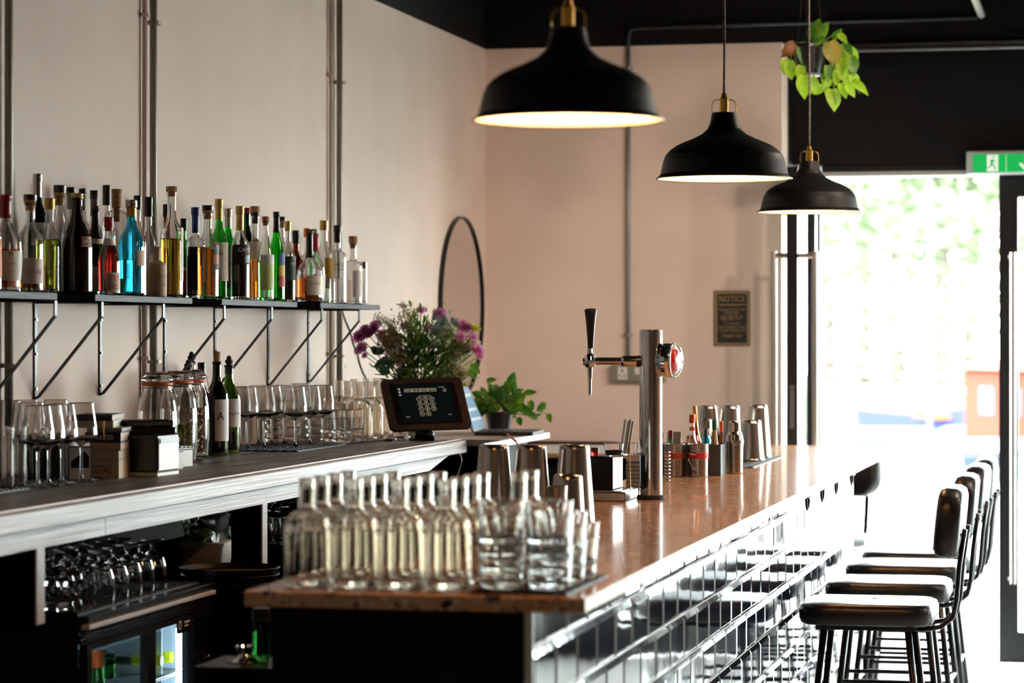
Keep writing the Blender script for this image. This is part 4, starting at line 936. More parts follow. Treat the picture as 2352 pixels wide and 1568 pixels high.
# laptop and pot plant on side counter
lp = on_z(1125, 998, ZC); lt = thing('laptop', 'open laptop with pale blue screen on the side counter', 'laptop', (lp[0], lp[1], ZC), -.95)
lt.location = (*on_z(1170, 997, ZC), ZC); lt.rotation_euler = (0, 0, TH + pi / 2 - .14)
MB().box((0, 0, .008), (.33, .23, .014), bev=.004).build('keyboard_deck', mat('laptop_grey', '3B3E42', .4), lt)
for i in range(4):
    MB().box((0, -.02 + i * .026, .0158), (.28, .020, .002)).build('key_row', M_blacklac, lt)
MS = Matrix.Translation((-.168, 0, .012)) @ Matrix.Rotation(-.36, 4, 'Y')
LD = Matrix.Translation((0, .118, .012)) @ Matrix.Rotation(-.42, 4, 'X')
MB().box((0, 0, .095), (.33, .008, .19), LD, bev=.003).build('lid', mat('laptop_grey', ''), lt)
MB().box((0, -.0052, .097), (.30, .002, .165), LD).build('screen', mat('laptop_screen', '7F9CB4', .2, emit='6C8FB0', estr=.35), lt)
for zz_ in (.05, .09, .15): MB().box((.0, -.0068, zz_), (.24, .0012, .012), LD).build('screen_band', mat('laptop_ui', 'B8C8C8', .3, emit='8AA0AC', estr=.15), lt)
oc = thing('orange_cable', 'orange cable running from the laptop over the side counter', 'cable', (lt.location.x, lt.location.y, ZC))
MB().tube([Vector(cp(u, v)) + Vector((0, 0, .006)) - Vector(oc.location) for u, v in ((1110, 993), (1130, 994), (1150, 996), (1165, 1001), (1176, 1009), (1184, 1016))] + [at(1196, 1030, 10.0) - Vector(oc.location)], .0042, 8).build('wire', mat('orange_cable', 'E0701A', .45), oc)
# leaves ------------------------------------------------------------
def leaf_mb(L, Wd, fold=.15, droop=.25, pts=6):
    """heart shaped leaf from origin along +x"""
    mb = MB(); prof = [(0, .06), (.06, .62), (.2, .92), (.38, 1.0), (.58, .86), (.78, .52), (.92, .2), (1, 0.01)]
    vs = []
    for t_, w_ in prof:
        z = -droop * L * t_ * t_
        vs += [(t_ * L - (.08 * L if t_ == .06 else 0), -w_ * Wd / 2, z + fold * w_ * Wd / 2), (t_ * L, 0, z), (t_ * L - (.08 * L if t_ == .06 else 0), w_ * Wd / 2, z + fold * w_ * Wd / 2)]
    fs = []
    for i in range(len(prof) - 1):
        fs += [(3 * i, 3 * i + 3, 3 * i + 4, 3 * i + 1), (3 * i + 1, 3 * i + 4, 3 * i + 5, 3 * i + 2)]
    return mb.add(vs, fs, True)
def leafmat(name, c1_, c2_, tr=.25):
    m = mat(name, c1_, .45, noise=(c2_, (14, 14, 14), 3, .42, .62)); b = m.node_tree.nodes['Principled BSDF']
    try: b.inputs['Subsurface Weight'].default_value = 0
    except Exception: pass
    n = m.node_tree; t_ = n.nodes.new('ShaderNodeBsdfTranslucent'); mx = n.nodes.new('ShaderNodeMixShader'); mx.inputs[0].default_value = tr
    src = b.inputs['Base Color'].links[0].from_socket; n.links.new(src, t_.inputs[0])
    o_ = [q for q in n.nodes if q.type == 'OUTPUT_MATERIAL'][0]
    n.links.new(b.outputs[0], mx.inputs[1]); n.links.new(t_.outputs[0], mx.inputs[2]); n.links.new(mx.outputs[0], o_.inputs[0]); return m
M_poth = leafmat('pothos_leaf', '3A6A18', '7EA02E'); M_pothd = leafmat('pothos_leaf_dark', '2E5F1C', '5E9A34'); M_brownleaf = leafmat('dry_leaf', '8A5A24', '6E3F18'); M_lime = leafmat('lime_leaf', '86B020', 'AECB40', .4)
def leaf_at(par, p, dirv, L, Wd, m, up=Vector((0, 0, 1)), roll=0, droop=.25, name='leaf'):
    x = Vector(dirv).normalized(); z = (up - x * up.dot(x))
    if z.length < .05: z = Vector((1, 0, 0)) - x * x.x
    z.normalize(); y = z.cross(x); R_ = Matrix((x, y, z)).transposed().to_4x4()
    mb = leaf_mb(L, Wd, droop=droop)
    o = mb.build(name, m, par); o.matrix_local = Matrix.Translation(p) @ R_ @ Matrix.Rotation(roll, 4, 'X'); return o
def pothos(par, base, spots, d, m_list, L=.07, rnd=None):
    """spots: (u,v,angle_deg in picture, scale, material index)"""
    rnd = rnd or random.Random(3)
    for u, v, an_, sc_, mi_ in spots:
        dd = d + rnd.uniform(-.05, .05); p = at(u, v, dd) - Vector(par.location)
        a_ = radians(an_); rt = Vector((CS, SN, 0)); fw = Vector((-SN, CS, 0))
        dv = rt * cos(a_) + Vector((0, 0, 1)) * sin(a_) + fw * rnd.uniform(-.35, .1)
        leaf_at(par, p, dv, L * sc_, L * sc_ * .70, m_list[mi_], up=-fw + Vector((0, 0, .5)), roll=rnd.uniform(-.5, .5))
pp = on_z(1143, 988, ZC); d = depth(pp) + .12
pl = thing('potted_pothos', 'green pothos in a black pot on the side counter by the corner', 'potted plant', (*on_z(1146, 990, ZC), ZC))
d = depth(pl.location); q = d / F
MB().lathe([(0, 0), (24 * q, 0), (33 * q, 42 * q), (34 * q, 44 * q), (31 * q, 44 * q), (28 * q, 36 * q), (0, 36 * q)], 28).build('pot', M_blacklac, pl)
sp = []
rnd = random.Random(11)
for i in range(105):
    a_ = rnd.uniform(-20, 200); r_3 = rnd.uniform(.15, 1)
    sp.append((1148 + 48 * r_3 * cos(radians(a_)), 940 - 42 * r_3 * abs(sin(radians(a_))) + rnd.uniform(-8, 12), a_ + rnd.uniform(-40, 40), rnd.uniform(.7, 1.15), rnd.choice((0, 0, 1, 1, 2))))
sp += [(1118, 876, 20, .9, 1), (1134, 884, -60, .9, 1), (1172, 885, 75, 1.2, 0), (1205, 905, 20, 1.1, 1), (1216, 920, -70, .9, 1), (1200, 940, -20, 1, 0), (1215, 950, -30, .9, 0), (1238, 945, 60, 1, 0), (1250, 940, 110, .7, 0), (1258, 950, -70, .8, 1), (1230, 955, 20, .5, 0), (1190, 958, -70, .8, 0)]
pothos(pl, None, sp, d, [M_pothd, M_poth, M_poth], .048, rnd)
vn = MB()
for pth in (((1150, 950), (1180, 948), (1215, 955), (1245, 948), (1258, 950)), ((1150, 950), (1170, 920), (1200, 905)), ((1146, 950), (1132, 915), (1120, 880)), ((1150, 950), (1168, 915), (1174, 890)), ((1150, 952), (1225, 950), (1240, 940), (1247, 920))):
    vn.tube([at(u, v, d) - Vector(pl.location) for u, v in pth], .0016, 6)
vn.build('vine_stems', mat('vine_green', '6B8A3A', .5), pl, kind='stuff')
# flowers -----------------------------------------------------------
fp = (-2.61, on_x(965, 1000, -2.61)[1], ZC); dF = depth(fp)
fl = thing('flower_vase', 'bouquet of pink, white and yellow flowers in a glass vase behind the tablet', 'flowers', fp)
q = dF / F
MB().lathe([(0, 0), (.042, 0), (.045, .004), (.045, .02), (.05, .19), (.047, .19), (.042, .02), (0, .014)], 28).build('vase', mat('milky_vase_glass', 'DDE6DC', .05, trans=.85), fl)
FP = Vector(fp); rt = Vector((CS, SN, 0)); fw = Vector((-SN, CS, 0))
def fa(u, v, dd=0): return at(u, v, dF + dd) - FP
heart = fa(958, 880)
stems = MB(); rnd = random.Random(5)
M_stem = mat('stem_green', '4F6F2A', .6); M_gr = leafmat('bouquet_green', '4E8028', '8CAE48'); M_gr2 = leafmat('bouquet_dark_green', '345A26', '5A8A38'); M_euc = leafmat('eucalyptus', '7E9A92', 'A9BDB6'); M_eucd = leafmat('eucalyptus_dark', '3F5F4C', '6A8572')
M_pink = leafmat('pink_petal', 'D070B0', 'EAA6D6', .4); M_wht = leafmat('white_floret', 'FAF6E6', 'EAE6CC', .4); M_yel = leafmat('yellow_petal', 'D8D83A', 'EBE98A', .2); M_dust = leafmat('dusty_floret', 'EADAC0', 'D4BC9C', .35)
pinks = [(827, 775, 15), (838, 758, 11), (846, 768, 13), (862, 750, 13), (858, 760, 12), (876, 768, 10), (832, 800, 12), (824, 806, 9), (839, 817, 7), (933, 750, 12), (967, 714, 10), (1009, 722, 13), (985, 752, 10), (1064, 753, 15), (1030, 760, 10), (1048, 790, 11), (1058, 775, 10), (1085, 775, 9), (1096, 805, 12), (1100, 818, 9)]
for i, (u, v, r) in enumerate(pinks):
    c_ = fa(u, v, rnd.uniform(-.05, .05)); stems.tube([heart * .9 + Vector((0, 0, -.05)), (heart + c_) / 2 + Vector((0, 0, -.02)), c_], .0018, 6)
    mb = MB(); rr = r * q * 1.45
    outd = (c_ - heart); outd = (outd.normalized() * .7 + Vector((0, 0, .35)) - fw * 1.0).normalized()
    R_ = outd.to_track_quat('Z', 'Y').to_matrix().to_4x4()
    for ly, (np_, tilt_, sc_) in enumerate(((14, .25, 1), (12, .6, .8), (8, 1.0, .55))):
        for j in range(np_):
            M = Matrix.Translation(c_) @ R_ @ Matrix.Rotation(2 * pi * j / np_ + ly * .3, 4, 'Z') @ Matrix.Rotation(-tilt_, 4, 'Y')
            L_ = rr * sc_; mb.add([(0, 0, 0), (L_ * .5, -L_ * .17, .001), (L_, -L_ * .08, 0), (L_, L_ * .08, 0), (L_ * .5, L_ * .17, .001)], [(0, 1, 2, 3, 4)], True, M)
    mb.build('pink_bloom', M_pink, fl)
def florets(name, ctrs, n, m, s_):
    mb = MB()
    for (u, v, r) in ctrs:
        k0 = fa(u, v, rnd.uniform(-.06, .04)); stems.tube([heart * .9, (heart + k0) / 2, k0], .0014, 5)
        for i in range(n):
            p = k0 + Vector((rnd.gauss(0, .42), rnd.gauss(0, .42), rnd.gauss(0, .42))) * r * q
            M = Matrix.Translation(p) @ Matrix.Rotation(rnd.uniform(0, 6), 4, Vector((rnd.gauss(0, 1), rnd.gauss(0, 1), rnd.gauss(0, 1) + .01)).normalized())
            mb.add([(s_, 0, 0), (0, s_, 0), (-s_, 0, 0), (0, -s_, 0), (0, 0, s_ * .8)], [(0, 1, 4), (1, 2, 4), (2, 3, 4), (3, 0, 4), (3, 2, 1, 0)], False, M)
    mb.build(name, m, fl, kind='stuff')
florets('dusty_florets', [(890, 790, 26), (905, 810, 26), (920, 825, 24), (945, 838, 20), (925, 860, 20), (912, 780, 22), (880, 775, 16), (900, 760, 14)], 260, M_dust, .0046)
florets('white_florets', [(1065, 795, 24), (1080, 800, 18), (1050, 815, 20), (1035, 765, 16), (1040, 840, 20), (1065, 862, 20), (1010, 865, 18), (1048, 862, 14), (1086, 790, 14)], 190, M_wht, .0064)
florets('wispy_florets', [(868, 732, 16), (885, 738, 16), (900, 742, 14), (925, 702, 12), (935, 715, 14), (920, 730, 16), (945, 735, 14), (955, 720, 12), (940, 760, 20), (1020, 800, 18)], 75, leafmat('wispy', 'C8C088', 'DCD4A8', .3), .0034)
def leaves(name, n, ctr, spread, m, L_, W_, dz=.06, up_bias=.4):
    mb = MB()
    for i in range(n):
        u = rnd.gauss(ctr[0], spread[0]); v = rnd.gauss(ctr[1], spread[1]); p = fa(u, v, rnd.uniform(-dz, dz))
        dv = (p - heart).normalized() + Vector((rnd.gauss(0, .5), rnd.gauss(0, .5), rnd.gauss(0, .5) + up_bias)); x = dv.normalized(); z = Vector((rnd.gauss(0, 1), rnd.gauss(0, 1), rnd.gauss(0, 1))); z = (z - x * z.dot(x)).normalized(); y = z.cross(x)
        M = Matrix.Translation(p) @ Matrix((x, y, z)).transposed().to_4x4(); k_ = rnd.uniform(.7, 1.2)
        l_, w_ = L_ * k_, W_ * k_; mb.add([(0, 0, 0), (l_ * .35, -w_ / 2, .002), (l_ * .8, -w_ * .3, 0), (l_, 0, -.002), (l_ * .8, w_ * .3, 0), (l_ * .35, w_ / 2, .002)], [(0, 1, 2, 3, 4, 5)], True, M)
    mb.build(name, m, fl, kind='stuff')
leaves('fine_foliage', 700, (962, 800), (26, 30), M_gr2, .022, .006); leaves('fine_foliage', 700, (1015, 810), (26, 30), M_gr, .022, .006); leaves('fine_foliage', 350, (975, 840), (40, 22), M_gr, .03, .010)
leaves('fine_foliage', 160, (955, 775), (14, 24), M_gr, .03, .012)
leaves('fine_foliage', 120, (960, 872), (34, 10), M_gr, .04, .012, up_bias=-.3)
for u, v, r in [(1010, 745, 13), (1020, 755, 14), (1002, 765, 14), (1012, 775, 12), (1000, 735, 10), (1045, 742, 9), (1050, 750, 8), (1004, 790, 10)]:
    leaf_at(fl, fa(u, v, -.05), (rnd.gauss(0, 1), -.4, rnd.gauss(.4, 1)), r * 2 * q, r * 1.7 * q, M_euc, up=-fw, name='eucalyptus_leaf')
for u, v, r in [(870, 810, 12), (885, 830, 13), (895, 850, 14), (905, 838, 12), (875, 840, 9), (890, 822, 10), (915, 870, 14), (922, 845, 10), (862, 795, 9), (868, 838, 7), (1080, 840, 10), (1090, 835, 8), (1093, 848, 8), (1075, 850, 12), (930, 878, 13), (950, 872, 14), (880, 800, 11)]:
    leaf_at(fl, fa(u, v, rnd.uniform(-.07, 0)), (rnd.gauss(-.5 if u < 960 else .5, .6), -.4, rnd.gauss(-.3, .6)), r * 2 * q, r * 1.6 * q, M_eucd if u < 960 else M_gr, up=-fw, name='round_leaf')
mb = MB(); c_ = fa(1087, 760, -.02)
for ly in range(5):
    for j in range(6):
        M = Matrix.Translation(c_) @ Matrix.Rotation(.5, 4, 'Y') @ Matrix.Rotation(j * pi / 3 + ly * .5, 4, 'Z') @ Matrix.Rotation(-.3 - ly * .28, 4, 'Y')
        l_ = 21 * q * (1 - ly * .1); mb.add([(0, 0, 0), (l_ * .5, -l_ * .35, .004), (l_, -l_ * .2, .008), (l_, l_ * .2, .008), (l_ * .5, l_ * .35, .004)], [(0, 1, 2, 3, 4)], True, M)
mb.build('yellow_rose', M_yel, fl); stems.tube([heart, (heart + c_) / 2, c_], .002, 6)
for i in range(14):
    a_ = rnd.uniform(0, 6.28); stems.tube([(.02 * cos(a_), .02 * sin(a_), .02), (.03 * cos(a_ + 2), .03 * sin(a_ + 2), .19), heart + Vector((rnd.gauss(0, .03), rnd.gauss(0, .03), .02))], .0016, 5)
stems.build('stems', M_stem, fl, kind='stuff')
# ================================================================ PENDANT LAMPS
shade_o = [(.190, 0), (.188, .003), (.179, .012), (.177, .022), (.170, .052), (.163, .068), (.150, .082), (.133, .0935), (.115, .102), (.088, .113), (.062, .126), (.047, .140), (.040, .156), (.036, .176), (.0335, .186), (0, .187)]
def lamp(u, v, d, label, px_w, zoff=0):
    c_ = at(u, v, d); R = px_w / 2 * d / F; k_ = R / .19
    t = thing('pendant_lamp', label, 'pendant lamp', c_, TH, 'black dome pendant lamps over the bar')
    sh = MB(); o = [(r * k_, z * k_) for r, z in shade_o]; sh.lathe(o, 56)
    sh.build('shade', mat('matt_black_enamel', '151414', .46, spec=.3), t)
    i_ = [((r - .0025) * k_, (z - .002) * k_) for r, z in shade_o[1:-1]]
    MB().lathe([(.0, .180 * k_)] + [(max(r, .01), z) for r, z in i_[::-1]] + [(o[0][0] - .0008, .0004)], 56).build('inner_reflector', mat('lamp_white_enamel', 'FFF4E4', .5), t)
    MB().lathe([(R - .0012, -.001), (R + .0014, .0), (R + .0014, .0022), (R - .0002, .003)], 56).build('rim', mat('rim_dark', '3A332C', .4), t)
    MB().lathe([(0, .186 * k_), (.0125, .186 * k_), (.0125, .226 * k_), (.009, .23 * k_), (.008, .24 * k_), (0, .24 * k_)], 8, smooth=False).build('brass_holder', M_brass, t)
    zt_ = .186 * k_; w_ = .0335 * k_
    for sg in (-1, 1):
        MB().tube([(sg * w_, 0, zt_ - .018), (sg * w_, 0, zt_ + .022), (sg * (w_ - .004), 0, zt_ + .032), (sg * (w_ - .012), 0, zt_ + .036), (sg * .006, 0, zt_ + .036)], .0014, 6).build('wire_bail', M_brass, t)
        MB().cyl((sg * (w_ - .003), 0, zt_ - .014), (sg * (w_ + .004), 0, zt_ - .014), .0035, 8).build('clasp', M_brass, t)
    MB().tube([(0, 0, .235 * k_), (.0012, 0, .4), (-.001, .001, .7), (0, 0, 3.3 - c_.z)], .0034, 8).build('cord', mat('woven_cord', '3A3733', .7, noise=('8C867C', (240, 240, 420), 1, .45, .55)), t)
    MB().lathe([(0, 3.30 - c_.z), (.05, 3.3 - c_.z), (.05, 3.28 - c_.z), (0, 3.27 - c_.z)][::-1], 24).build('ceiling_rose', M_blackmetal, t)
    MB().lathe([(0, .045 * k_), (.018, .05 * k_), (.030, .075 * k_), (.022, .11 * k_), (.014, .14 * k_), (0, .145 * k_)], 18).build('bulb', mat('bulb_glow', 'FFE0B8', .5, emit='FFB878', estr=420), t)
lamp(1305, 277, 5.44, 'largest looking black pendant lamp, nearest the viewer', 438)
lamp(1663, 411, 7.67, 'middle black pendant lamp over the bar', 311)
lamp(1859, 487, 10.06, 'furthest black pendant lamp, in front of the door', 238)
# ================================================================ THINGS ON THE BAR
def bp(u, v, z=None):
    z = ZB if z is None else z
    p = on_z(u, v, z); return (p[0], p[1], z)
bar_mat(-1.262, -1.062, SY0 + .035, on_z(1300, 1322, ZB)[1], ZB, 'black rubber mat under the carafes at the near bar end', .022)
ys_ = [SY0 + .105 + .1 * i for i in range(4)]; zr = ZB + .0065; zg = ZB + .0008
xs_ = [-1.612, -1.514, -1.416, -1.318, -1.216]
rows = ['front', 'second', 'third', 'back']; cols = ['leftmost column', 'second column', 'third column', 'fourth column', 'fifth column']
for j, y in enumerate(ys_):
    for i, x in enumerate(xs_):
        if i == 4 and j < 2: continue
        obj('glass_carafe', CF, None, (x + random.uniform(-.002, .002), y + random.uniform(-.002, .002), zr if i == 4 else zg), (0, 0, random.uniform(0, 3)), 'empty carafe on the near bar end, %s row, %s from the left' % (rows[j], cols[i]), 'carafe', 'empty carafes at the near end of the bar')
def bstack(x, y, n, nm, me=TM, st=.031):
    for i in range(n):
        lb = '%s, %s' % (nm, {0: 'bottom', n - 1: 'top'}.get(i, ['', 'second', 'third', 'fourth', 'fifth', 'sixth'][i] + ' from below'))
        obj('tumbler', me, None, (x + random.uniform(-.001, .001), y, zr + i * st), (0, 0, random.uniform(0, 3)), lb, 'tumbler', 'stacked tumblers at the near bar end')
TB = tumbler_mesh(.041, .048, .088).mesh('tumbler', GL)
bstack(-1.210, ys_[0] + .0, 4, 'tumbler in the left front stack beside the carafes', TB, .029)
bstack(-1.112, ys_[0] + .0, 4, 'tumbler in the right front stack near the bar corner', TB, .029)
bstack(-1.108, ys_[1] + .02, 3, 'tumbler in the stack behind the right front one', TB, .029)
bstack(-1.210, ys_[1] + .01, 3, 'tumbler in the stack between carafes and right stacks', TB, .029)
bstack(-1.105, ys_[2] + .03, 2, 'tumbler in the rearmost stack by the bar edge', TB, .029)
# shaker tins
def tin_mesh(r_top, r_rim, Hh):
    return MB().lathe([(r_rim, 0), (r_rim + .001, .002), (r_rim, .004), (r_rim - .001, .005), (r_top + .0015, Hh - .012), (r_top, Hh - .004), (r_top - .003, Hh), (r_top - .008, Hh), (r_top - .009, Hh - .0025), (0, Hh - .003)], 40)
TINL = tin_mesh(.039, .0565, .213).mesh('shaker_tin', M_steelb); TINS = tin_mesh(.036, .047, .15).mesh('shaker_tin', M_steelb)
def tin(u, v, me, label, hscale=1, d=None):
    p = bp(u, v); return obj('shaker_tin', me, None, (max(p[0], SX0 + .062), p[1], ZB + .0005), None, label, 'cocktail shaker', 'steel shaker tins on the bar')
tin(1134, 1205, TINL, 'tall steel shaker tin leftmost behind the near carafes'); tin(1220, 1205, TINL, 'tall steel shaker tin second behind the near carafes')
tin(1319, 1203, TINL, 'tall steel shaker tin third, right above the tumblers'); tin(1304, 1225, TINS, 'short steel shaker tin in front of the third tall one')
p = bp(1279, 1232); jg = thing('jigger', 'plain brushed steel measure in front of the short tin', 'measuring cup', p)
MB().lathe([(0, 0), (.024, 0), (.0245, .002), (.020, .055), (.0235, .06), (.027, .128), (.0255, .128), (.0225, .062), (0, .06)], 30).build('cup', M_steelb, jg)
# drip tray and black caddy
p = bp(1412, 1152); q0, q1 = Vector(bp(1330, 1152)), Vector(bp(1437, 1152)); q2 = Vector(bp(1466, 1128))
dtr = thing('drip_tray', 'steel drip tray beside the beer tap base', 'drip tray', (q1.x - .1, q1.y + .11, ZB))
MB().box((-.02, 0, .015), (.24, .22, .028), bev=.003).build('tray', M_steelb, dtr)
for i in range(14): MB().box((-.02, -.095 + i * .0146, .0305), (.21, .006, .003)).build('grille_bar', M_steel, dtr)
zc_ = ZB + .033
cdp = (q1.x - .092, q1.y + .125, zc_)
cad = thing('bar_caddy', 'black box caddy on the drip tray left of the tap', 'caddy', cdp)
MB().box((-.03, 0, .05), (.15, .17, .100), bev=.002).build('body', mat('black_acrylic', '0E0F0F', .12), cad)
MB().box((-.03, 0, .101), (.154, .174, .004), bev=.001).build('top_rim', M_blacklac, cad)
zt_ = zc_ + .1035
def gbowl(u, v, r, h, lab, dark=None):
    p = bp(u, v, zt_); t = thing('glass_bowl', lab, 'bowl', p)
    MB().lathe([(0, 0), (r * .8, 0), (r * .86, .003), (r, h), (r - .003, h), (r * .82, .006), (0, .005)], 28).build('bowl', GL, t)
    if dark: MB().lathe([(0, .0056), (r * .8, .0056), (r * .88, h * .5), (0, h * .55)], 24).build('contents', mat('dark_garnish', '1E1C1A', .5), t)
gbowl(1411, 1049, .031, .042, 'small glass bowl of dark garnish on the black caddy', True); gbowl(1446, 1046, .026, .04, 'small clear glass bowl right of the dark garnish bowl')
p = bp(1366, 1047, zt_); gd = thing('small_jar', 'tiny dark jar on the left of the black caddy', 'jar', p)
MB().lathe([(0, 0), (.011, 0), (.012, .01), (.012, .014), (0, .014)], 16).build('glass', Lq['red'], gd); MB().lathe([(.0125, .0145), (.0125, .026), (0, .026)], 16).build('lid', mat('dark_brown_cap', '2E221C', .4), gd)
st0 = Vector(bp(1440, 1046, zt_)) + Vector((0, 0, .012)); dS = depth(st0)
for i, (u, v) in enumerate(((1436, 963), (1443, 967), (1447, 963), (1453, 967))):
    o_ = at(u, v, dS + .01 * i); b_ = at(u - 12 + 1, 1043, dS + .008 * i); b_.z = zt_ + .0065
    t = thing('metal_straw', ['leftmost metal straw in the glass bowl', 'second metal straw in the glass bowl', 'third metal straw in the glass bowl', 'rightmost metal straw in the glass bowl'][i], 'straw', b_, 0, 'metal straws by the tap')
    MB().cyl((0, 0, 0), o_ - b_, .0035, 12).build('tube', M_steel, t)
o_ = at(1448, 1124, dS - .12); t = thing('bar_spoon', 'thin metal stirrer leaning upright against the black caddy', 'bar spoon', o_)
MB().cyl((0, 0, 0), at(1446, 1018, dS - .02) - o_, .0016, 8).build('rod', M_brass, t)
# stacked coasters and napkins right of the caddy
p = bp(1452, 1126); cs = (p[0] + .02, p[1] + .02)
CN = ['lowest'] + ['one of those inside'] * 20 + ['topmost']
for i in range(22):
    o = MB().lathe([(0, 0), (.043, 0), (.0435, .002), (.043, .0038), (0, .0038)], 24).build('coaster', mat('coaster_card', 'CFC6B8', .7) if i % 3 else mat('coaster_card_dark', '8A8074', .7), None, (cs[0] + random.uniform(-.0015, .0015), cs[1] + random.uniform(-.0015, .0015), ZB + .0005 + i * .0042))
    o['label'] = 'round card coaster behind the tap column, %s in its stack' % CN[i]; o['category'] = 'coaster'; o['group'] = 'stack of coasters'
t = thing('napkin_pack', 'white folded napkins on top of the coaster stack', 'napkins', (cs[0] - .004, cs[1], ZB + .0945), TH)
for i in range(6): MB().box((0, 0, .0025 + i * .0052), (.075, .075, .0046), bev=.001).build('napkin', mat('napkin_white', 'F0EEE8', .8), t)
# beer tap -----------------------------------------------------------
tp = bp(1495, 1146); dt = depth(tp); q = dt / F
tap = thing('beer_tap', 'tall chrome beer tap column with black handle and round red badge', 'beer tap', tp, TH)
hC = (1146 - 757) * q
MB().lathe([(0, 0), (.043, 0), (.044, .003), (.043, .012), (.037, .014), (0, .014)], 40).build('base_ring', M_rubber, tap)
MB().lathe([(.0355, .012), (.0355, hC - .002), (.0345, hC), (0, hC)], 48).build('column', M_chrome, tap)
MB().lathe([(.0362, hC - .028), (.0362, hC - .026)], 48).build('top_seam', M_steel, tap)
za = (1146 - 829) * q
MB().cyl((-.03, 0, za), (-.045, 0, za), .0175, 24).build('arm_collar', M_blackmetal, tap)
MB().cyl((-.040, 0, za), (-.085, 0, za), .0165, 24).cyl((-.085, 0, za), (-.092, 0, za), .0175, 24, r2=.0125).cyl((-.092, 0, za), (-.175, 0, za), .0115, 24).build('arm', M_chrome, tap)
xk = (1355 - 1495) * q
MB().lathe([(0, -.02), (.013, -.019), (.019, -.008), (.020, .003), (.016, .015), (.009, .024), (.007, .04), (0, .042)], 24, Matrix.Translation((xk, 0, za))).build('valve_body', M_chrome, tap)
MB().cyl((xk - .008, 0, za - .002), (xk - .022, 0, za - .002), .011, 18).build('side_screw', M_chrome, tap)
MB().cyl((xk, 0, za - .018), (xk, 0, za - .055), .0085, 18, r2=.0065).cyl((xk, 0, za - .055), (xk + .0, 0, za - .104), .0055, 18, r2=.005).build('spout', M_chrome, tap)
MB().lathe([(0, .040), (.0085, .040), (.009, .05), (.0105, .07), (.0135, .11), (.0175, .145), (.0195, .156), (.017, .161), (0, .163)], 24, Matrix.Translation((xk + .002, 0, za)) @ Matrix.Diagonal((1, .75, 1, 1)).to_4x4()).build('tap_handle', mat('black_bakelite', '120E0C', .28), tap)
# badge facing +x of the tap
zb_ = (1146 - 827) * q; MBd = Matrix.Translation((.03, -.002, zb_)) @ Matrix.Rotation(-.30, 4, 'Z') @ Matrix.Rotation(pi / 2, 4, 'Y')
MB().lathe([(.028, -.004), (.043, .0), (.052, .010), (.053, .024), (.0505, .036), (.0, .036)], 48, MBd).build('badge_housing', M_chrome, tap)
MB().lathe([(.0505, .036), (.054, .0375), (.0545, .041), (.052, .0435), (.0505, .041)], 48, MBd).build('badge_ring', M_chrome, tap)
dome = [(.0500, .037), (.048, .042), (.043, .048), (.034, .054), (.022, .058), (.010, .060), (0, .0603)]
MB().lathe(dome, 48, MBd).build('badge_face', mat('badge_white', 'E9D8D2', .3), tap)
def dome_z(r):
    for (r1, z1_), (r2, z2_) in zip(dome[:-1], dome[1:]):
        if r2 <= r <= r1: return z1_ + (z2_ - z1_) * (r1 - r) / (r1 - r2)
    return .0603
def on_dome(pts, off):   # pts (y right, z up) in the badge plane, seen from +x: right is +y
    return [MBd @ Vector((-b, a, dome_z(min(hypot(a, b), .0499)) + off)) for a, b in pts]
N = 26; vs = []; fs = []
hgt = .034
for i in range(N + 1):
    a = -.0455 + .091 * i / N
    for j in range(13):
        b = -hgt + 2 * hgt * j / 12; L_ = hypot(a, b); k_ = min(1, .0465 / max(L_, 1e-6)); vs.append((a * k_, b * k_))
for i in range(N):
    for j in range(12): fs.append((i * 13 + j, (i + 1) * 13 + j, (i + 1) * 13 + j + 1, i * 13 + j + 1))
MB().add(on_dome(vs, .0006), fs, True).build('red_band', mat('badge_red', 'D8232A', .25, coat=.5), tap)
tx = MB()
for s_, sz, y_ in (('Mahou', .026, .006), ('* * * * *', .014, -.011), ('CERVEZA', .009, -.017)):
    vs, fs = text_geo(s_, sz); tx.add(on_dome([(x, y + y_) for x, y, _ in vs], .0012), fs)
tx.build('lettering', mat('badge_ink', 'F6EFEA', .4), tap)
MB().lathe([(0.0545, .0385), (.0535, .046), (.049, .053), (.040, .0605), (.026, .066), (.010, .0685), (0, .0688)], 40, MBd).build('clear_lens', M_thin, tap)
# steel mugs with red tape
def mug(u, v, label, tape, handle):
    p = bp(u, v); d = depth(p); q = d / F; R = 24 * q; h = 75 * q
    t = thing('steel_mug', label, 'mug', p, TH, 'steel mugs with taped bands')
    rb = [(0, 0), (R * .9, 0), (R * .92, .002), (R * .92, h * .52), (R * .96, h * .56)]
    for i in range(5): z = h * .74 + i * h * .052; rb += [(R * .97, z), (R, z + h * .02), (R * .97, z + h * .04)]
    rb += [(R * 1.0, h), (R * .95, h), (R * .93, h * .2), (0, h * .18)]
    MB().lathe(rb, 36).build('cup', M_steelb, t)
    arc = MB(); arc_patch(arc, R * .975, 0, 2 * pi, h * .555, h * .725, 36); arc.build('tape_band', mat('tape_' + tape, tape, .4), t)
    if handle: MB().tube([(-R * .3, -R * .95, h * .68), (-R * .95, -R * 1.25, h * .70), (-R * 1.05, -R * 1.3, h * .55), (-R * .7, -R * 1.25, h * .3), (-R * .3, -R * .93, h * .12)], .006, 8, flat=.35).build('mug_handle', M_steelb, t)
mug(1549, 1094, 'steel mug with dull red tape band right of the tap column', 'B0442A', False); mug(1604, 1094, 'steel mug with bright red band and curved handle before the black caddy', 'E0343A', True)
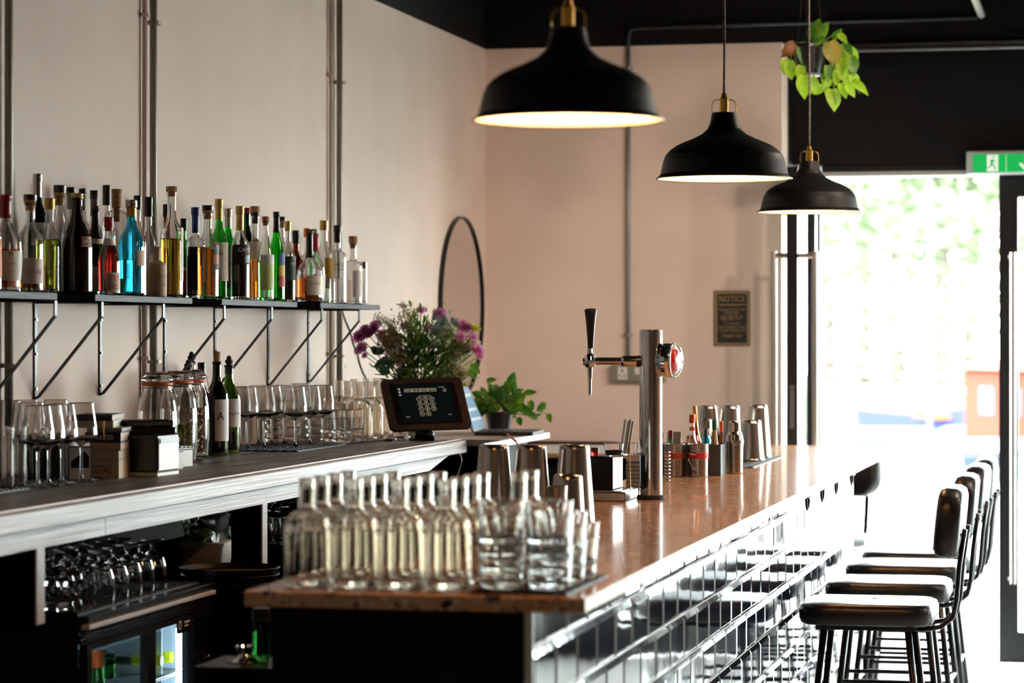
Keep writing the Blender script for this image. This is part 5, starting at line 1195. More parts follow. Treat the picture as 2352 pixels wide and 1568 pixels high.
# black caddy with sauces
a0, a1 = Vector(bp(1500, 1088)), Vector(bp(1658, 1093)); cw = (a1 - a0).length + .02
cy2 = thing('sauce_caddy', 'long black caddy filled with small sauce bottles', 'caddy', (a1.x - .012 - .11, a1.y + .075, ZB))
bk_m = mat('dark_grey_steel', '4A4A47', .35, metal=.3); hB = .112
for c_, s_ in (((0, -.068, hB / 2), (.235, .004, hB)), ((0, .068, hB / 2), (.235, .004, hB)), ((-.1155, 0, hB / 2), (.004, .132, hB)), ((.1155, 0, hB / 2), (.004, .132, hB)), ((0, 0, .003), (.227, .132, .005))):
    MB().box(c_, s_).build('side_panel', bk_m, cy2)
def sauce(u, vt, r, dd, prof, glass, cap, capf, label, **k):
    dS_ = depth(cy2.location) + dd; p = at(u, 1000, dS_); Z0 = ZB + .006
    hh = at(u, vt, dS_).z - Z0
    return bottle((p.x, p.y, Z0), r, hh, prof, glass, cap, capf, label, name='sauce_bottle', cat='sauce bottle', **k)
sauce(1590, 951, .026, -.025, 'bitters', 'clear', 'orange', .10, 'clear sauce bottle with orange cap and orange neck band', liquid='cognac', level=.25, labels=[('E9561A', .80, .87, -60, 170)])
sauce(1641, 963, .024, -.028, 'waist', 'matte', 'green', .13, 'paper wrapped tan bottle with dark green cap')
s_ = sauce(1609, 931, .017, .03, 'bitters', 'amber', 'yellow', .14, 'tilted bitters bottle with yellow cap', tilt=(0, -.09, 0))
sauce(1657, 967, .015, .04, 'bitters', 'amber', 'orange', .14, 'small brown bottle with orange cap at the caddy end')
sauce(1541, 988, .016, -.02, 'bell', 'green', 'red', .14, 'tiny green bottle with red cap next to the tap column')
sauce(1622, 985, .018, .0, 'dome', 'blue', 'black', .12, 'small blue bottle behind the paper wrapped one', liquid='dark', level=.5)
sauce(1520, 990, .014, .0, 'bell', 'amber', 'black', .12, 'dark dropper bottle half hidden by the tap column')
dS_ = depth(cy2.location) + .05; p = at(1549, 1000, dS_); pk = thing('white_packet', 'white crinkled packet standing in the sauce caddy', 'packet', (p.x, p.y, ZB + .006), TH)
MB().box((0, 0, .075), (.052, .008, .15), bev=.003).build('pouch', mat('white_foil_packet', 'EAE8E4', .45, bump=((60, 60, 60), .5, 2)), pk)
p = at(1590, 1000, dS_ - .02); pk = thing('glass_jar', 'pinkish jar behind the orange capped sauce', 'jar', (p.x, p.y, ZB + .006), TH)
MB().lathe([(0, 0), (.024, 0), (.026, .01), (.026, .11), (.022, .125), (.02, .135), (.018, .135), (.02, .12), (.023, .11), (.023, .012), (0, .01)], 26).build('body', mat('pinkish_glass', 'E6C0B0', 0, trans=1), pk)
# white small things right of tap
p = bp(1530, 1108); t = thing('metal_screw_pourer', 'stack of small steel pourers right of the tap base', 'pourer', (p[0], p[1] + .02, ZB))
for i in range(9): MB().lathe([(.008, 0), (.012, .004), (.008, .008), (0, .0082)], 14, Matrix.Translation((0, 0, .003 + i * .012))).build('pourer_ring', M_steel, t)
# far shakers
TL2 = tin_mesh(.036, .054, .213).mesh('shaker_tin', M_steelb); TS2 = tin_mesh(.039, .0535, .158).mesh('shaker_tin', M_steelb)
fm0, fm1 = Vector(bp(1700, 1078)), Vector(bp(1762, 1052))
bar_mat(-1.66, bp(1765, 1062)[0], bp(1690, 1074)[1], bp(1690, 1048)[1], ZB, 'black rubber mat under the far shaker tins', .03)
tin(1622, 1056, TL2, 'far tall shaker tin partly behind the yellow capped bottle'); tin(1677, 1056, TL2, 'far tall shaker tin in the middle, behind the cobbler shakers'); tin(1741, 1053, TL2, 'furthest right tall shaker tin beside the door')
tin(1732, 1057, TS2, 'short shaker tin in front of the right tall one').location.y -= .10
for o in [o for o in bpy.data.objects if o.name.startswith('shaker_tin') and o.location.y > 9.5]: o.location.z = ZB + .006
def cobbler(u, v, s_, label):
    p = bp(u, v); t = thing('cobbler_shaker', label, 'cocktail shaker', p, 0, 'three piece cobbler shakers')
    MB().lathe([(0, 0), (.027 * s_, 0), (.0285 * s_, .004), (.030 * s_, .10 * s_), (.0305 * s_, .104 * s_)], 32).build('cup', M_steelb, t)
    MB().lathe([(.0315 * s_, .100 * s_), (.032 * s_, .112 * s_), (.031 * s_, .118 * s_), (.026 * s_, .14 * s_), (.0205 * s_, .150 * s_)], 32).build('strainer', M_steel, t)
    MB().lathe([(.0215 * s_, .148 * s_), (.0205 * s_, .180 * s_), (.017 * s_, .187 * s_), (0, .188 * s_)], 28).build('cap', M_steel, t)
cobbler(1687, 1087, 1.03, 'three piece cobbler shaker nearest the caddy on the right'); 
p = bp(1622, 1070); t = thing('cobbler_shaker', 'three piece cobbler shaker behind the sauce caddy', 'cocktail shaker', (p[0], p[1] + .0, ZB), 0, 'three piece cobbler shakers')
MB().lathe([(0, 0), (.027, 0), (.03, .10), (.0315, .104), (.031, .115), (.024, .14), (.0215, .146), (.0205, .178), (0, .186)], 30).build('cup', M_steelb, t)
# ================================================================ BAR STOOLS
def rrprism(w, d, r, h, bev, dome_=.0, n=6):
    """padded cushion, centred, base at z=0"""
    mb = MB(); rings = [(bev, 0), (bev * .3, bev * .3), (0, bev), (0, h - bev), (bev * .3, h - bev * .3), (bev, h), (bev + .03, h + dome_ * .5), (bev + .08, h + dome_)]
    vs = []; 
    for ins, z in rings:
        P = rrect(w - 2 * ins, d - 2 * ins, max(r - ins, .01), n); vs += [(x, y, z) for x, y in P]
    m_ = len(P); fs = [tuple(range(m_))[::-1]]
    for k_ in range(len(rings) - 1):
        for i in range(m_): fs.append((k_ * m_ + i, k_ * m_ + (i + 1) % m_, (k_ + 1) * m_ + (i + 1) % m_, (k_ + 1) * m_ + i))
    fs.append(tuple(range((len(rings) - 1) * m_, len(rings) * m_)))
    return mb.add(vs, fs, True)
SW = .455; SD = .40; SZ = .698
def make_stool():
    """sitter faces -x: seat centred at origin, backrest on +x"""
    t = thing('bar_stool', 'x', 'bar stool', (0, 0, 0), 0, 'black leather bar stools')
    fr = mat('stool_black_steel', '1C1C1E', .35, metal=.3)
    c = rrprism(SW, SD, .075, .072, .022, .006); o = c.build('seat', M_leather, t); o.location = (0, 0, SZ - .075)
    MB().tube([(SW / 2 - .014 - .002 + 0, 0, 0)] * 2, .001, 4)
    MB().lathe([(0, 0), (.009, .001), (.011, .003), (0, .005)][::1], 12).build('seat_button', M_leather, t, (0.02, 0, SZ + .002))
    # backrest pad
    b = rrprism(.240, .41, .09, .085, .026, .004); o = b.build('backrest', M_leather, t)
    o.matrix_local = Matrix.Translation((SW / 2 + .092, 0, .966)) @ Matrix.Rotation(.10, 4, 'Y') @ Matrix.Rotation(-pi / 2, 4, 'Y')
    # channels/pleat piping
    for yy in (-.06, .06):
        MB().tube([(SW / 2 - .006, yy, .875), (SW / 2 + .005, yy, .97), (SW / 2 + .014, yy, 1.06)], .0035, 6).build('piping', M_leather, t)
    for sg in (-1, 1):
        yy = sg * .11
        MB().tube([(.06, yy, SZ - .088), (.20, yy, SZ - .088), (.25, yy, SZ - .078), (.290, yy, SZ - .045), (.302, yy, SZ + .01), (.312, yy, .83), (.330, yy, .95)], .0125, 8, flat=.7).build('back_post', fr, t)
        MB().cyl((.336, yy, .93), (.30, yy, .93), .006, 8).build('bolt', M_steel, t)
    MB().box((0, 0, SZ - .084), (.34, .30, .018), bev=.003).build('seat_plate', fr, t)
    for sx_ in (-1, 1):
        for sy in (-1, 1):
            MB().tube([(sx_ * .14, sy * .13, SZ - .08), (sx_ * .205, sy * .185, .012)], .0125, 12).build('leg', fr, t)
            MB().cyl((sx_ * .2055, sy * .186, 0), (sx_ * .205, sy * .185, .016), .0145, 12).build('rubber_foot', M_rubber, t)
    f = lambda z: (.14 + .065 * (SZ - .08 - z) / (SZ - .092), .13 + .055 * (SZ - .08 - z) / (SZ - .092))
    for z in (.235,):
        a, b_ = f(z)
        for p, q_ in (((-a, -b_, z), (a, -b_, z)), ((-a, b_, z), (a, b_, z)), ((-a, -b_, z), (-a, b_, z)), ((a, -b_, z), (a, b_, z))):
            MB().cyl(p, q_, .009, 10).build('foot_rail', fr, t)
    z = .33; a, b_ = f(z)
    for sy in (-1, 1): MB().cyl((-a, sy * b_, z), (a, sy * b_, z), .008, 10).build('foot_rail', fr, t)
    return t
stl = make_stool()
x0 = -1.085 + SW / 2
def spos(d_near):   # y of the stool centre when its near side lies at picture depth d_near
    return (d_near + x0 * SN) / CS + SD / 2
labs = ['bar stool nearest the viewer with black leather seat', 'second nearest black bar stool along the tiled bar', 'third black bar stool along the tiled bar', 'fourth black bar stool, furthest along the tiled bar front']
for i, d in enumerate((9.22, 10.02, 10.78, 11.42)):
    pz = (x0 + (0, .0, .0, .0)[i], spos(d), 0); rz = (0, .02, -.02, .01)[i]
    if i == 0: stl.location = pz; stl['label'] = labs[0]; s0 = stl
    else: dup(stl, pz, rz, labs[i])
pe = at(1856, 1200, 12.6); dup(stl, (pe.x, pe.y, 0), TH + radians(48), 'black bar stool at the far end of the bar with its backrest to the viewer')
for u, lb in ((1283, 'dark stool back left of the pair behind the return counter'), (1362, 'dark stool back right of the pair behind the return counter')):
    p = on_y(u, 1010, YW - .1); dup(stl, (p.x, YW - .385, 0), pi / 2 + .05, lb)
# ================================================================ FRIDGE
XFR = -2.44
fr = thing('glass_door_fridge', 'black two door bottle fridge with lit interior under the counter', 'fridge', (XFR, fy0, 0))
FM = mat('fridge_black_steel', '0C0D0E', .3, spec=.5); x0f, x1f = XW + .06, XFR
ym = (fy0 + fy1) / 2; fw_ = fy1 - fy0; T_ = .03; yd_ = fy1 - .16
def fb(c_, s_, nm, m, lab=None, b=0, par=fr): return part(MB().box(c_, s_, bev=b), nm, m, par, label=lab)
fb(((x0f + x1f) / 2 + .01, ym, FZ - .008), (x1f - x0f + .02, fw_, .016), 'top_board', FM, b=.003)
fb(((x0f + x1f) / 2 - .02, fy0 + T_ / 2, (FZ - .018) / 2), (x1f - x0f - .03, T_, FZ - .018), 'side_wall', FM)
fb(((x0f + x1f) / 2 - .02, fy1 - T_ / 2, (FZ - .018) / 2), (x1f - x0f - .03, T_, FZ - .018), 'side_wall', FM)
lin_ = mat('fridge_liner', 'DCE8F0', .35, bump=((80, 80, 80), .2, 2))
fb((x0f + .02, ym, (FZ - .02) / 2), (.03, fw_ - 2 * T_, FZ - .02), 'back_liner', lin_)
fb(((x0f + x1f) / 2, ym, .06), (x1f - x0f - .06, fw_ - 2 * T_, .12), 'plinth', FM)
for yy in (fy0 + T_ + .003, fy1 - T_ - .003, yd_): fb(((x0f + x1f) / 2 - .03, yy, .50), (x1f - x0f - .09, .006, .72), 'side_liner', lin_)
fb(((x0f + x1f) / 2 - .03, ym, .868), (x1f - x0f - .09, fw_ - 2 * T_, .004), 'top_liner', lin_)
fb((x1f + .012, ym, FZ - .026), (.022, fw_, .012), 'silver_trim', mat('bright_aluminium', 'DCDCDC', .45, metal=.35), 'bright steel trim strip', .002)
for i in range(3): fb((x1f + .004, ym, FZ - .042 - i * .010), (.012, fw_ - .01, .006), 'louvre', M_blacklac)
fb((x1f - .01, ym, .874), (.02, fw_ - .01, .02), 'header_rail', FM)
yd = on_x(338, 1450, XFR)[1]; ye_ = on_x(445, 1430, XFR)[1]
for a_, b_, nm in ((fy0 + .012, yd, 'door'), (yd, ye_, 'door')):
    d_ = MB(); z0_, z1_ = .10, .864; s_ = .032
    for yy in (a_ + s_ / 2, b_ - s_ / 2): d_.box((x1f + .002, yy, (z0_ + z1_) / 2), (.02, s_, z1_ - z0_))
    for zz, hh in ((z0_ + .02, .04), (z1_ - .008, .016)): d_.box((x1f + .002, (a_ + b_) / 2, zz), (.02, b_ - a_ - 2 * s_, hh))
    dd = part(d_, nm, FM, fr)
    g = MB().box((x1f, (a_ + b_) / 2, (z0_ + z1_) / 2), (.006, b_ - a_ - 2 * s_, z1_ - z0_ - .05)).build('pane', M_pane, dd)
fb((x1f + .002, (ye_ + fy1) / 2, .48), (.02, fy1 - ye_, .76), 'end_stile', FM)
sy = on_x(412, 1438, XFR)[1]
mb = MB(); P = rrect(.118, .044, .014); mb.prism(P, .002, Matrix(((0, 0, 1, x1f + .0125), (1, 0, 0, sy), (0, 1, 0, .842), (0, 0, 0, 1))))
stk_ = part(mb, 'sticker', M_blacklac, fr)
mb = MB(); Ms = Matrix(((0, 0, 1, x1f + .0148), (1, 0, 0, sy), (0, 1, 0, .842), (0, 0, 0, 1)))
ring(mb, -.036, 0, .012, .003, Ms); mb.add([(-.0, .003, 0), (.04, .003, 0), (.04, .007, 0), (0, .007, 0), (0, -.006, 0), (.03, -.006, 0), (.03, -.003, 0), (0, -.003, 0)], [(0, 1, 2, 3), (4, 5, 6, 7)], False, Ms)
mb.build('sticker_print', INK['w'], stk_)
for yy in (fy0 + T_ + .012, ye_ - .02): fb((x1f - .035, yy, .49), (.012, .012, .66), 'light_strip', mat('fridge_led', 'CFE6FF', .4, emit='CFE6FF', estr=22))
sh = MB()
for i in range(26): sh.cyl((x0f + .05, fy0 + .05 + i * (fw_ - .1) / 25, .70), (x1f - .04, fy0 + .05 + i * (fw_ - .1) / 25, .70), .0022, 6, cap=False)
for xx in (x0f + .05, x1f - .04): sh.cyl((xx, fy0 + .035, .70), (xx, fy1 - .035, .70), .004, 6)
o = part(sh, 'wire_shelf', M_steel, fr, kind='stuff')
def inb(u, X, zb_, vt, R, prof, glass, cap, capf, lab, **k):
    p = on_x(u, 1500, X); d = depth(p); hh = H + (HV - vt) * d / F - zb_
    return bottle((X, p[1], zb_), R, hh, prof, glass, cap, capf, lab, name='wine_bottle', **k)
inb(224, -2.52, .46, 1493, .042, 'wine', 'green', 'orange', .02, 'pale green bottle with orange foil inside the fridge', foil=('orange', .90), liquid='ygreen', level=.6)
inb(252, -2.62, .46, 1500, .042, 'wine', 'bgreen', 'black', .02, 'second bottle further back inside the fridge', liquid='ygreen', level=.6)
yl = mat('yellow_foil', 'D8DE22', .35)
for u, v, lb in ((372, 1519, 'yellow foiled bottle lying nearest in the fridge'), (396, 1510, 'yellow foiled bottle lying behind the first in the fridge')):
    p = on_x(u, v, -2.50); t = thing('wine_bottle', lb, 'bottle', (-2.50, p[1], .7395), 0, 'yellow foiled bottles lying in the fridge')
    t.rotation_euler = (0, pi / 2, 0)
    MB().lathe([(0, 0), (.0145, 0), (.0155, .002), (.0155, .018), (.0145, .022), (.0145, .08), (.015, .085)][::-1], 24, Matrix.Diagonal((1, 1, -1, 1)).to_4x4()).build('foil', yl, t)
    MB().lathe([(.0148, -.08), (.016, -.12), (.037, -.16), (.037, -.30), (0, -.30)], 24).build('body', G['dgreen'], t)
p = on_x(465, 1520, XFR + .012); ab = thing('bottle_opener', 'small wall mounted bottle opener on the fridge end stile', 'bottle opener', (XFR + .013, p[1], .72))
MB().box((.002, 0, 0), (.006, .03, .06), bev=.002).tube([(.004, -.012, .012), (.016, -.008, .02), (.018, 0, .024), (.016, .008, .02), (.004, .012, .012)], .003, 6).build('cast_body', M_steelb, ab)
# things on the fridge
bar_mat(-2.86, -2.455, fy0 + .02, fy1 - .03, FZ, 'black nubbed rubber mat on top of the fridge', .025)
def irish_mesh():
    R = .037; w = .002   # upturned: rim at z=0, foot at the top
    o_ = [(R, 0), (R * 1.02, .03), (R * .98, .06), (R * .8, .082), (R * .4, .094), (.007, .100), (.006, .112), (.010, .120), (.030, .126), (.031, .129), (0, .130)]
    i_ = [(0, .088), (R * .4, .086), (R * .74, .077), (R * .94 - w * .5, .058), (R * 1.02 - w, .03), (R - w, 0)]
    mb = MB().lathe((i_ + o_), 26)
    mb.tube([(R * 1.0, 0, .03), (R + .014, 0, .034), (R + .024, 0, .048), (R + .024, 0, .066), (R + .012, 0, .084), (R * .72, 0, .084)], .004, 8)
    return mb
IR = irish_mesh().mesh('handled_glass', GL)
zf = FZ + .006; rn = ['front row', 'middle row', 'back row']; nn = ['nearest', 'second', 'third', 'fourth', 'fifth']
for r_i, X in enumerate((-2.505, -2.60, -2.70)):
    for k_, u in enumerate((229, 262, 293, 322, 350)):
        y = on_x(u, 1380, -2.505)[1] + r_i * .012
        obj('handled_glass', IR, None, (X, y, zf), (0, 0, radians(random.choice((200, 190, 230, 170)))), 'upturned handled coffee glass on the fridge, %s, %s from the left' % (rn[r_i], nn[k_]), 'glass', 'upturned handled glasses on the fridge')
SGm = MB().lathe([(.021, 0), (.022, .012), (.019, .026), (.008, .036), (.0045, .041), (.0045, .052), (.016, .059), (.017, .062), (0, .0625)][::1], 20).mesh('sherry_glass', GL)
i_ = 0
for a_, X in enumerate((-2.49, -2.54, -2.59, -2.64)):
    for b_ in range(2):
        u = 124 + b_ * 0; y = fy0 + .03 + b_ * .052; i_ += 1
        for lv in range(2 if a_ < 3 else 1):
            obj('cordial_glass', SGm, None, (X - .0, y - .0, zf + lv * .0635), (0, 0, 0), 'small upturned cordial glass at the left of the fridge top, %s row %s, %s level' % (['front', 'second', 'third', 'back'][a_], ['left', 'right'][b_], ['lower', 'upper'][lv]), 'glass', 'small glasses stacked on the fridge')
# tubs
tubm = mat('clear_plastic_tub', 'F2F2EA', .12, trans=.92, ior=1.1); zu = .8805
ty = 7.62; tX = -2.62
def tub(z, w, d, h, m, lab, lid=None, fillc=None):
    t = thing('food_tub', lab, 'food container', (tX, ty, z), TH * .5, 'stacked food tubs')
    P0, P1 = rrect(w * .88, d * .88, .02), rrect(w, d, .02); n_ = len(P0)
    MB().add([(x, y, .0) for x, y in P0] + [(x, y, h * .9) for x, y in P1], [tuple(range(n_))[::-1]] + [(i, (i + 1) % n_, n_ + (i + 1) % n_, n_ + i) for i in range(n_)], True).build('box', m, t)
    MB().prism(rrect(w * 1.05, d * 1.05, .022), h * .12, Matrix.Translation((0, 0, h * .9 - .001))).build('lid', lid or m, t)
    if fillc:
        for k_ in range(7):
            MB().lathe([(0, 0), (.017, 0), (.018, .003), (.017, .006), (0, .006)], 14, Matrix.Translation((random.uniform(-.03, .03), random.uniform(-.04, .04), .008 + k_ * .0035)) @ Matrix.Rotation(random.uniform(-.6, .6), 4, 'X')).build('lime_slice', mat('lime_green', '7FA52A', .5), t)
    return t
tub(zu, .115, .15, .045, mat('amber_plastic', 'C9863E', .3, trans=.5), 'lowest amber tinted food tub beside the trays', mat('clear_lid', 'DAD6CC', .3))
tub(zu + .047, .135, .17, .075, mat('milky_plastic', 'D8D6D0', .35), 'white middle food tub with clear lid beside the trays', mat('clear_lid', 'DAD6CC', .3))
tub(zu + .124, .115, .15, .075, tubm, 'top clear food tub holding lime slices', tubm, True)
# round trays
tyc = at(527, 1292, 7.66); trm = mat('tray_black', '0D0D0D', .4)
for i in range(4):
    t = thing('round_tray', 'round black serving tray, %s of the stack of four' % ['lowest', 'second from below', 'third from below', 'topmost'][i], 'tray', (tyc.x + (.0, .006, -.004, 0)[i], tyc.y + (0, -.004, .006, 0)[i], zu + i * .0195), 0, 'stack of round trays')
    R = .142
    MB().lathe([(0, 0), (R * .9, 0), (R * .93, .003), (R, .019), (R * .985, .0195), (R * .91, .005), (0, .0035)], 56).build('dish', trm, t)
    MB().lathe([(0, .0036), (R * .895, .0036), (R * .895, .0046), (0, .0046)], 48).build('grip_lining', mat('tray_lining', '3A322E', .8), t)
dy_ = at(360, 1330, 7.35); t = thing('ash_dish', 'small black round dish on the unit beside the tubs', 'dish', (-2.56, 7.44, .8805))
MB().lathe([(0, 0), (.04, 0), (.048, .018), (.045, .018), (.038, .004), (0, .003)], 30).build('dish', trm, t)
# upturned wine glasses beyond
UG = MB(); _m = wine_glass_mesh(.205, .040, .036); UG.add([(x, -y, .205 - z) for x, y, z in _m.v], _m.f, True); UGm = UG.mesh('wine_glass', GL)
for u, X, lb in ((461, -2.66, 'upturned wine glass left of the second post, nearest'), (497, -2.72, 'upturned wine glass left of the second post, middle and set back'), (524, -2.62, 'upturned wine glass touching the second post'),
                 (548, -2.75, 'upturned wine glass hidden behind the second post'), (626, -2.62, 'upturned wine glass right of the second post, nearest'), (646, -2.58, 'upturned wine glass right of the second post, second'), (640, -2.72, 'upturned wine glass right of the second post, at the back'), (668, -2.62, 'upturned wine glass right of the second post, furthest')):
    y = on_x(u, 1250, X)[1]; obj('wine_glass', UGm, None, (X, y, .951), (0, 0, 0), lb, 'wine glass', 'upturned wine glasses under the counter')
# steel ledge behind the bar with bottle and cup
lg = at(545, 1515, 6.15); t = thing('steel_ledge', 'small dark steel ledge on the inner side of the bar', 'ledge', (lg.x, lg.y, lg.z - .02))
MB().box((.06, 0, .008), (.26, .22, .016), bev=.004).box((.17, 0, -.1), (.03, .2, .2)).build('shelf', mat('dark_steel', '2A2826', .3, metal=.8), t)
MB().box((.17, 0, -.43), (.05, .05, .86)).build('bracket_leg', FM, t)
z_ = lg.z - .0035
t = thing('steel_cup', 'flared steel cup on the ledge behind the bar', 'cup', (lg.x + .018, lg.y, z_))
MB().lathe([(0, 0), (.040, 0), (.041, .003), (.018, .012), (.014, .02), (.022, .036), (.020, .036), (.011, .02), (0, .018)], 28).build('cup', M_chrome, t)
bottle((lg.x + .05, lg.y + .02, z_), .019, .12, 'tube', 'green', 'black', .16, 'pale green bottle with black base band half hidden behind the bar end', name='glass_bottle', cat='bottle')
# ================================================================ HANGING PLANT
hp = at(1858, 172, 11.5); q = 11.5 / F
hg = thing('hanging_pothos', 'variegated pothos in a black pot hanging from the ceiling near the door', 'hanging plant', hp)
MB().lathe([(0, 0), (27 * q, 0), (28 * q, 3 * q), (36 * q, 60 * q), (39 * q, 62 * q), (39 * q, 70 * q), (36 * q, 70 * q), (33 * q, 56 * q), (0, 56 * q)], 32).build('pot', M_blacklac, hg)
MB().lathe([(0, -3 * q), (26 * q, -3 * q), (30 * q, 1 * q), (29 * q, 3 * q), (0, 2 * q)], 32).build('saucer', mat('grey_saucer', '6E7478', .3), hg)
for a_ in (.4, 2.5, 4.6):
    MB().cyl((38 * q * cos(a_), 38 * q * sin(a_), 66 * q), (0, 0, 3.3 - hp.z), .0011, 6).build('hanger_wire', M_blackmetal, hg)
HL = [(1868, 92, 80, 1.5, 0), (1880, 85, 60, 1.2, 0), (1850, 95, -80, 1.6, 1), (1846, 100, -95, 1.4, 1), (1830, 112, 200, 1.2, 3), (1826, 100, 215, 1.1, 3), (1812, 140, -80, 1.3, 2), (1806, 135, -100, 1.1, 2), (1905, 95, -75, 1.8, 4), (1915, 90, 60, .9, 0), (1925, 78, -40, .9, 2),
      (1935, 100, -60, 1.2, 0), (1945, 110, -50, 1.3, 2), (1955, 130, -80, 1.3, 0), (1948, 120, -100, 1.3, 2), (1938, 135, -110, 1.3, 2), (1930, 140, -85, 1.3, 2), (1940, 160, -80, 1.2, 2), (1955, 170, -60, 1.2, 2), (1958, 188, -30, 1.4, 2), (1925, 160, -100, 1.1, 2),
      (1895, 170, -90, .9, 2), (1905, 180, -120, .9, 2), (1890, 202, 190, 1.1, 2), (1898, 205, -60, 1.0, 2), (1910, 205, -80, 1.5, 2), (1920, 215, -100, 1.2, 2), (1848, 172, -95, 1.6, 2), (1862, 176, -70, 1.2, 2), (1885, 175, -30, 1.0, 0), (1932, 190, -70, 1.1, 2), (1944, 195, -50, 1.0, 2),
      (1900, 150, -80, 1.1, 0), (1915, 130, -70, 1.2, 0), (1925, 115, -80, 1.3, 2), (1872, 100, 40, .9, 0), (1840, 150, -100, 1.0, 2)]
pothos(hg, None, HL, 11.45, [M_poth, M_pothd, M_lime, M_brownleaf, leafmat('yellowing_leaf', 'A8983A', '7E7A24')], .062, random.Random(9))
vn = MB()
for pth in (((1885, 105), (1900, 90), (1918, 75), (1928, 82)), ((1890, 110), (1915, 105), (1940, 125), (1955, 180), (1975, 215)), ((1885, 110), (1905, 130), (1915, 200), (1920, 240)), ((1840, 110), (1820, 110), (1812, 160)), ((1868, 110), (1868, 80)), ((1890, 110), (1896, 180), (1885, 210)), ((1850, 115), (1852, 100), (1850, 190))):
    vn.tube([at(u, v, 11.45) - hp for u, v in pth], .0018, 6)
vn.build('vine_stems', mat('vine_green', ''), hg, kind='stuff')
# small door closer by the top of the open leaf
p = at(1830, 392, 12.9); t = thing('door_closer', 'small grey door closer arm at the top of the glass door', 'door closer', p)
MB().box((.0, .1, 0), (.04, .2, .05), bev=.004).build('body', mat('closer_grey', '77797C', .4, metal=.5), t)
# ================================================================ OUTSIDE
pv = mat('pale_paving', '9A968E', .8, noise=('8A867C', (2, 2, 2), 4, .4, .7))
struct('pavement', MB().box((2, 21.5, -.12), (60, 15.8, .2)), pv)
q_ = MB(); q_.box((2, 29.6, -.75), (60, .4, 1.5)); struct('quay_edge', q_, mat('quay_stone', 'A09A90', .8))
wt = struct('canal_water', MB().box((2, 52, -1.3), (90, 44.5, .4)), mat('canal_water', '1E2A34', .16, bump=((1.2, .5, 1), .35, 3)))
struct('far_bank', MB().box((2, 90, -.7), (110, 32, 1.5)), mat('bank_grass', '5C664E', .9, spec=.03, noise=('6A705C', (.6, .6, .6), 3, .4, .6)))
def tree(x, y, h, r, label, leafc, n=4200, trunk='6A645E'):
    t = thing('tree', label, 'tree', (x, y, .04), group='trees across the canal')
    rnd = random.Random(int(x * 13 + y)); tr = MB()
    pts = [(0, 0, 0), (rnd.uniform(-.2, .2), 0, h * .3), (rnd.uniform(-.5, .5), 0, h * .62), (rnd.uniform(-.6, .6), 0, h * .9)]
    tr.tube(pts, .2, 10, rs=[.24, .18, .12, .05])
    br = []
    for i in range(9):
        z = h * rnd.uniform(.3, .85); a_ = rnd.uniform(0, 6.28); L_ = r * rnd.uniform(.5, .95); e = (L_ * cos(a_), L_ * sin(a_), z + L_ * .5)
        tr.tube([(0, 0, z), (e[0] * .5, e[1] * .5, z + L_ * .3), e], .06, 6, rs=[.09, .06, .02]); br.append(e)
    tr.build('trunk', mat('bark_' + trunk, trunk, .9, spec=.03), t)
    lf_ = MB(); vs = []; fs = []
    for i in range(n):
        c_ = rnd.choice(br); p = [c_[0] + rnd.gauss(0, r * .32), c_[1] + rnd.gauss(0, r * .32), c_[2] + rnd.gauss(-h * .06, h * .17)]; p[2] = abs(p[2])
        s_ = rnd.uniform(.12, .26); a_, b_ = rnd.uniform(0, 6.28), rnd.uniform(-1.2, 1.2)
        ux = (cos(a_) * s_, sin(a_) * s_, .3 * s_ * sin(b_)); uy = (-sin(a_) * sin(b_) * s_ * .6, cos(a_) * sin(b_) * s_ * .6, cos(b_) * s_ * .6)
        k_ = len(vs); vs += [tuple(p[j] - ux[j] for j in range(3)), tuple(p[j] + uy[j] for j in range(3)), tuple(p[j] + ux[j] for j in range(3)), tuple(p[j] - uy[j] for j in range(3))]; fs.append((k_, k_ + 1, k_ + 2, k_ + 3))
    lf_.add(vs, fs); lf_.build('foliage', leafc, t, kind='stuff'); return t
for _n in ('tree_leaf_pale', 'tree_leaf'): pass
LG = leafmat('tree_leaf_pale', '7C8A6C', '94A286', .3); LG2 = leafmat('tree_leaf', '6C7C5A', '86967A', .3)
for _m in (LG, LG2): _m.node_tree.nodes['Principled BSDF'].inputs['Specular IOR Level'].default_value = .03
for i, (u, dd, hh, rr, m_, lb) in enumerate(((1905, 78, 15, 5.0, LG, 'pale leafy tree furthest left beyond the open door'), (1985, 84, 17, 5.5, LG, 'broad pale tree left of centre beyond the canal'), (2065, 76, 14, 4.0, LG2, 'tree with a slender trunk in the centre of the doorway'),
        (2165, 74, 16, 4.2, LG2, 'pale trunked tree right of centre beyond the canal'), (2225, 80, 15, 4.5, LG2, 'greener tree above the red boat'), (2330, 86, 18, 6, LG, 'large tree seen through the right door pane'), (2440, 80, 16, 5, LG, 'tree beyond the right door pane'), (1800, 84, 15, 5, LG, 'tree hidden behind the end wall'))):
    p = at(u, 765, dd); tree(p.x, p.y, hh, rr, lb, m_)
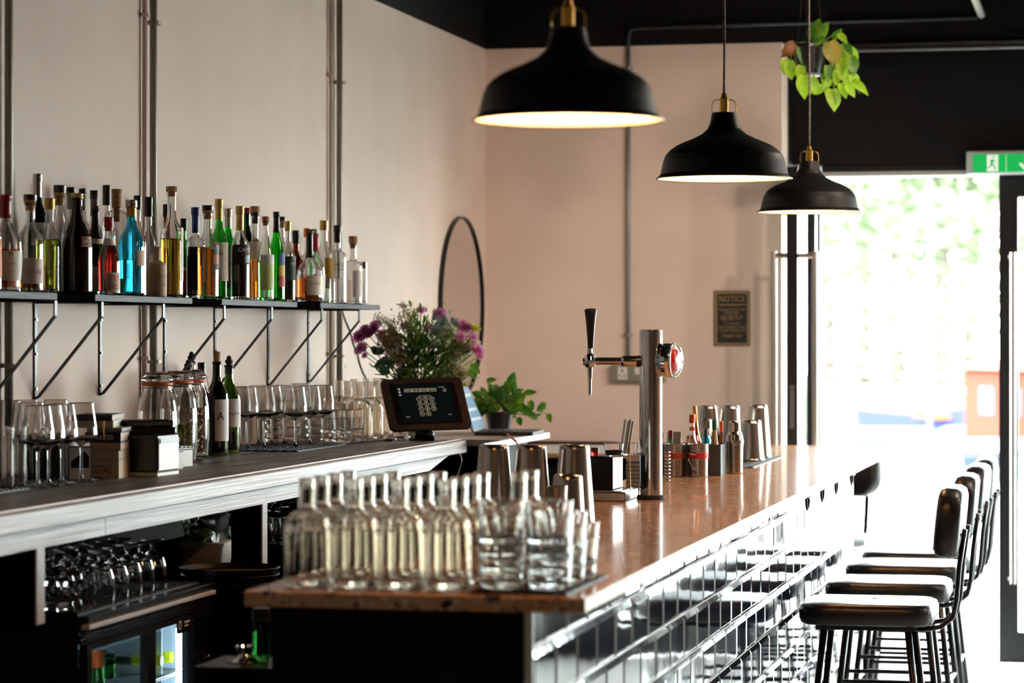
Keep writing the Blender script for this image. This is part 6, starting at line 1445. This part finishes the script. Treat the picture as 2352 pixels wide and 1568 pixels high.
def hull(name, label, p, L_, w, h, cab, col, cabc, rz, stripe=None, roof=None):
    t = thing(name, label, 'boat', p, rz)
    n_ = 16; vs = []
    for z, sc_ in ((0, .82), (h, 1.0)):
        for side in (1, -1):
            for i in range(n_ + 1):
                x = -L_ / 2 + L_ * i / n_; tt_ = abs(2 * i / n_ - 1); yy = w / 2 * sc_ * (1 - tt_ ** 5 * .85); vs.append((x if side > 0 else -x, side * yy, z + (.25 * tt_ ** 3 if z else 0)))
    m_ = 2 * (n_ + 1); fs = [tuple(range(m_))[::-1], tuple(range(m_, 2 * m_))] + [(i, (i + 1) % m_, m_ + (i + 1) % m_, m_ + i) for i in range(m_)]
    MB().add(vs, fs).build('hull', mat('hull_' + col, col, .9, spec=.03), t)
    if stripe:
        MB().box((0, 0, h + .02), (L_ * .86, w * .96, .10)).build('gunwale_stripe', mat('stripe_' + stripe, stripe, .9, spec=.03), t)
    if cab:
        cl, ch, cx_ = cab; cb_ = MB().box((cx_, 0, h + ch / 2), (cl, w * .8, ch), bev=.06).build('cabin', mat('cabin_' + cabc, cabc, .9, spec=.03), t)
        for i in range(int(cl / 1.1)):
            for sd in (-1, 1): MB().box((cx_ - cl / 2 + .7 + i * 1.1, sd * w * .402, h + ch * .6), (.6, .02, ch * .35), bev=.008).build('window', mat('boat_window', '2A3440', .5, spec=.1), cb_)
        MB().prism([(w * .45 * cos(a_ * pi / 10), .14 * sin(a_ * pi / 10)) for a_ in range(11)], cl + .2, Matrix.Translation((cx_ - cl / 2 - .1, 0, h + ch - .02)) @ Matrix.Rotation(pi / 2, 4, 'Z') @ RX @ Matrix.Identity(4)).build('roof', mat('roof_' + (roof or cabc), roof or cabc, .9, spec=.03), t)
    return t
WZ = -1.12
def wpos(u, d): p = at(u, 765, d); return (p.x, p.y, WZ)
hull('narrowboat', 'narrowboat with red arched cabin at the right of the doorway', wpos(2440, 41), 9, 2.1, .95, (5.0, 1.25, -.6), '3A4060', '7A3024', TH + pi / 2 + .2, '7A3A30', '84483A')
hull('narrowboat', 'cream topped boat with navy hull beyond the doorway', wpos(2130, 60), 9, 2.0, 1.0, (5.0, .45, .5), '30365A', '5E5448', TH + pi / 2 + .12, '7A4A2A', '8A8278')
hull('white_boat', 'white hulled boat moored in front of the others', wpos(2190, 38), 8.5, 2.2, .75, (2.6, .4, .8), '586272', '666A70', TH + .1, '3A4870')
hull('white_boat', 'small pale boat at the left of the water view', wpos(2010, 44), 4.5, 1.8, .6, (1.6, .5, 0), '586272', '666A70', TH - .1)
p = at(2025, 1060, 27.5); t = thing('bollard', 'white rounded mooring bollard on the quay edge', 'bollard', (p.x, p.y, -.02))
MB().lathe([(0, 0), (.14, 0), (.13, .05), (.11, .3), (.16, .38), (.16, .45), (.08, .5), (0, .51)], 24).build('post', mat('bollard_white', 'E4E2DC', .5), t)
p = at(2136, 900, 29); t = thing('lamp_post', 'thin grey lamp post on the quay in the doorway centre', 'lamp post', (p.x, 29.2, -.02))
MB().cyl((0, 0, 0), (0, 0, 3.4), .035, 10, r2=.025).build('pole', mat('post_grey', '3E4248', .9, spec=.03), t); MB().lathe([(0, 3.4), (.09, 3.42), (.1, 3.6), (.04, 3.7), (0, 3.7)], 14).build('lantern', mat('post_grey', ''), t)
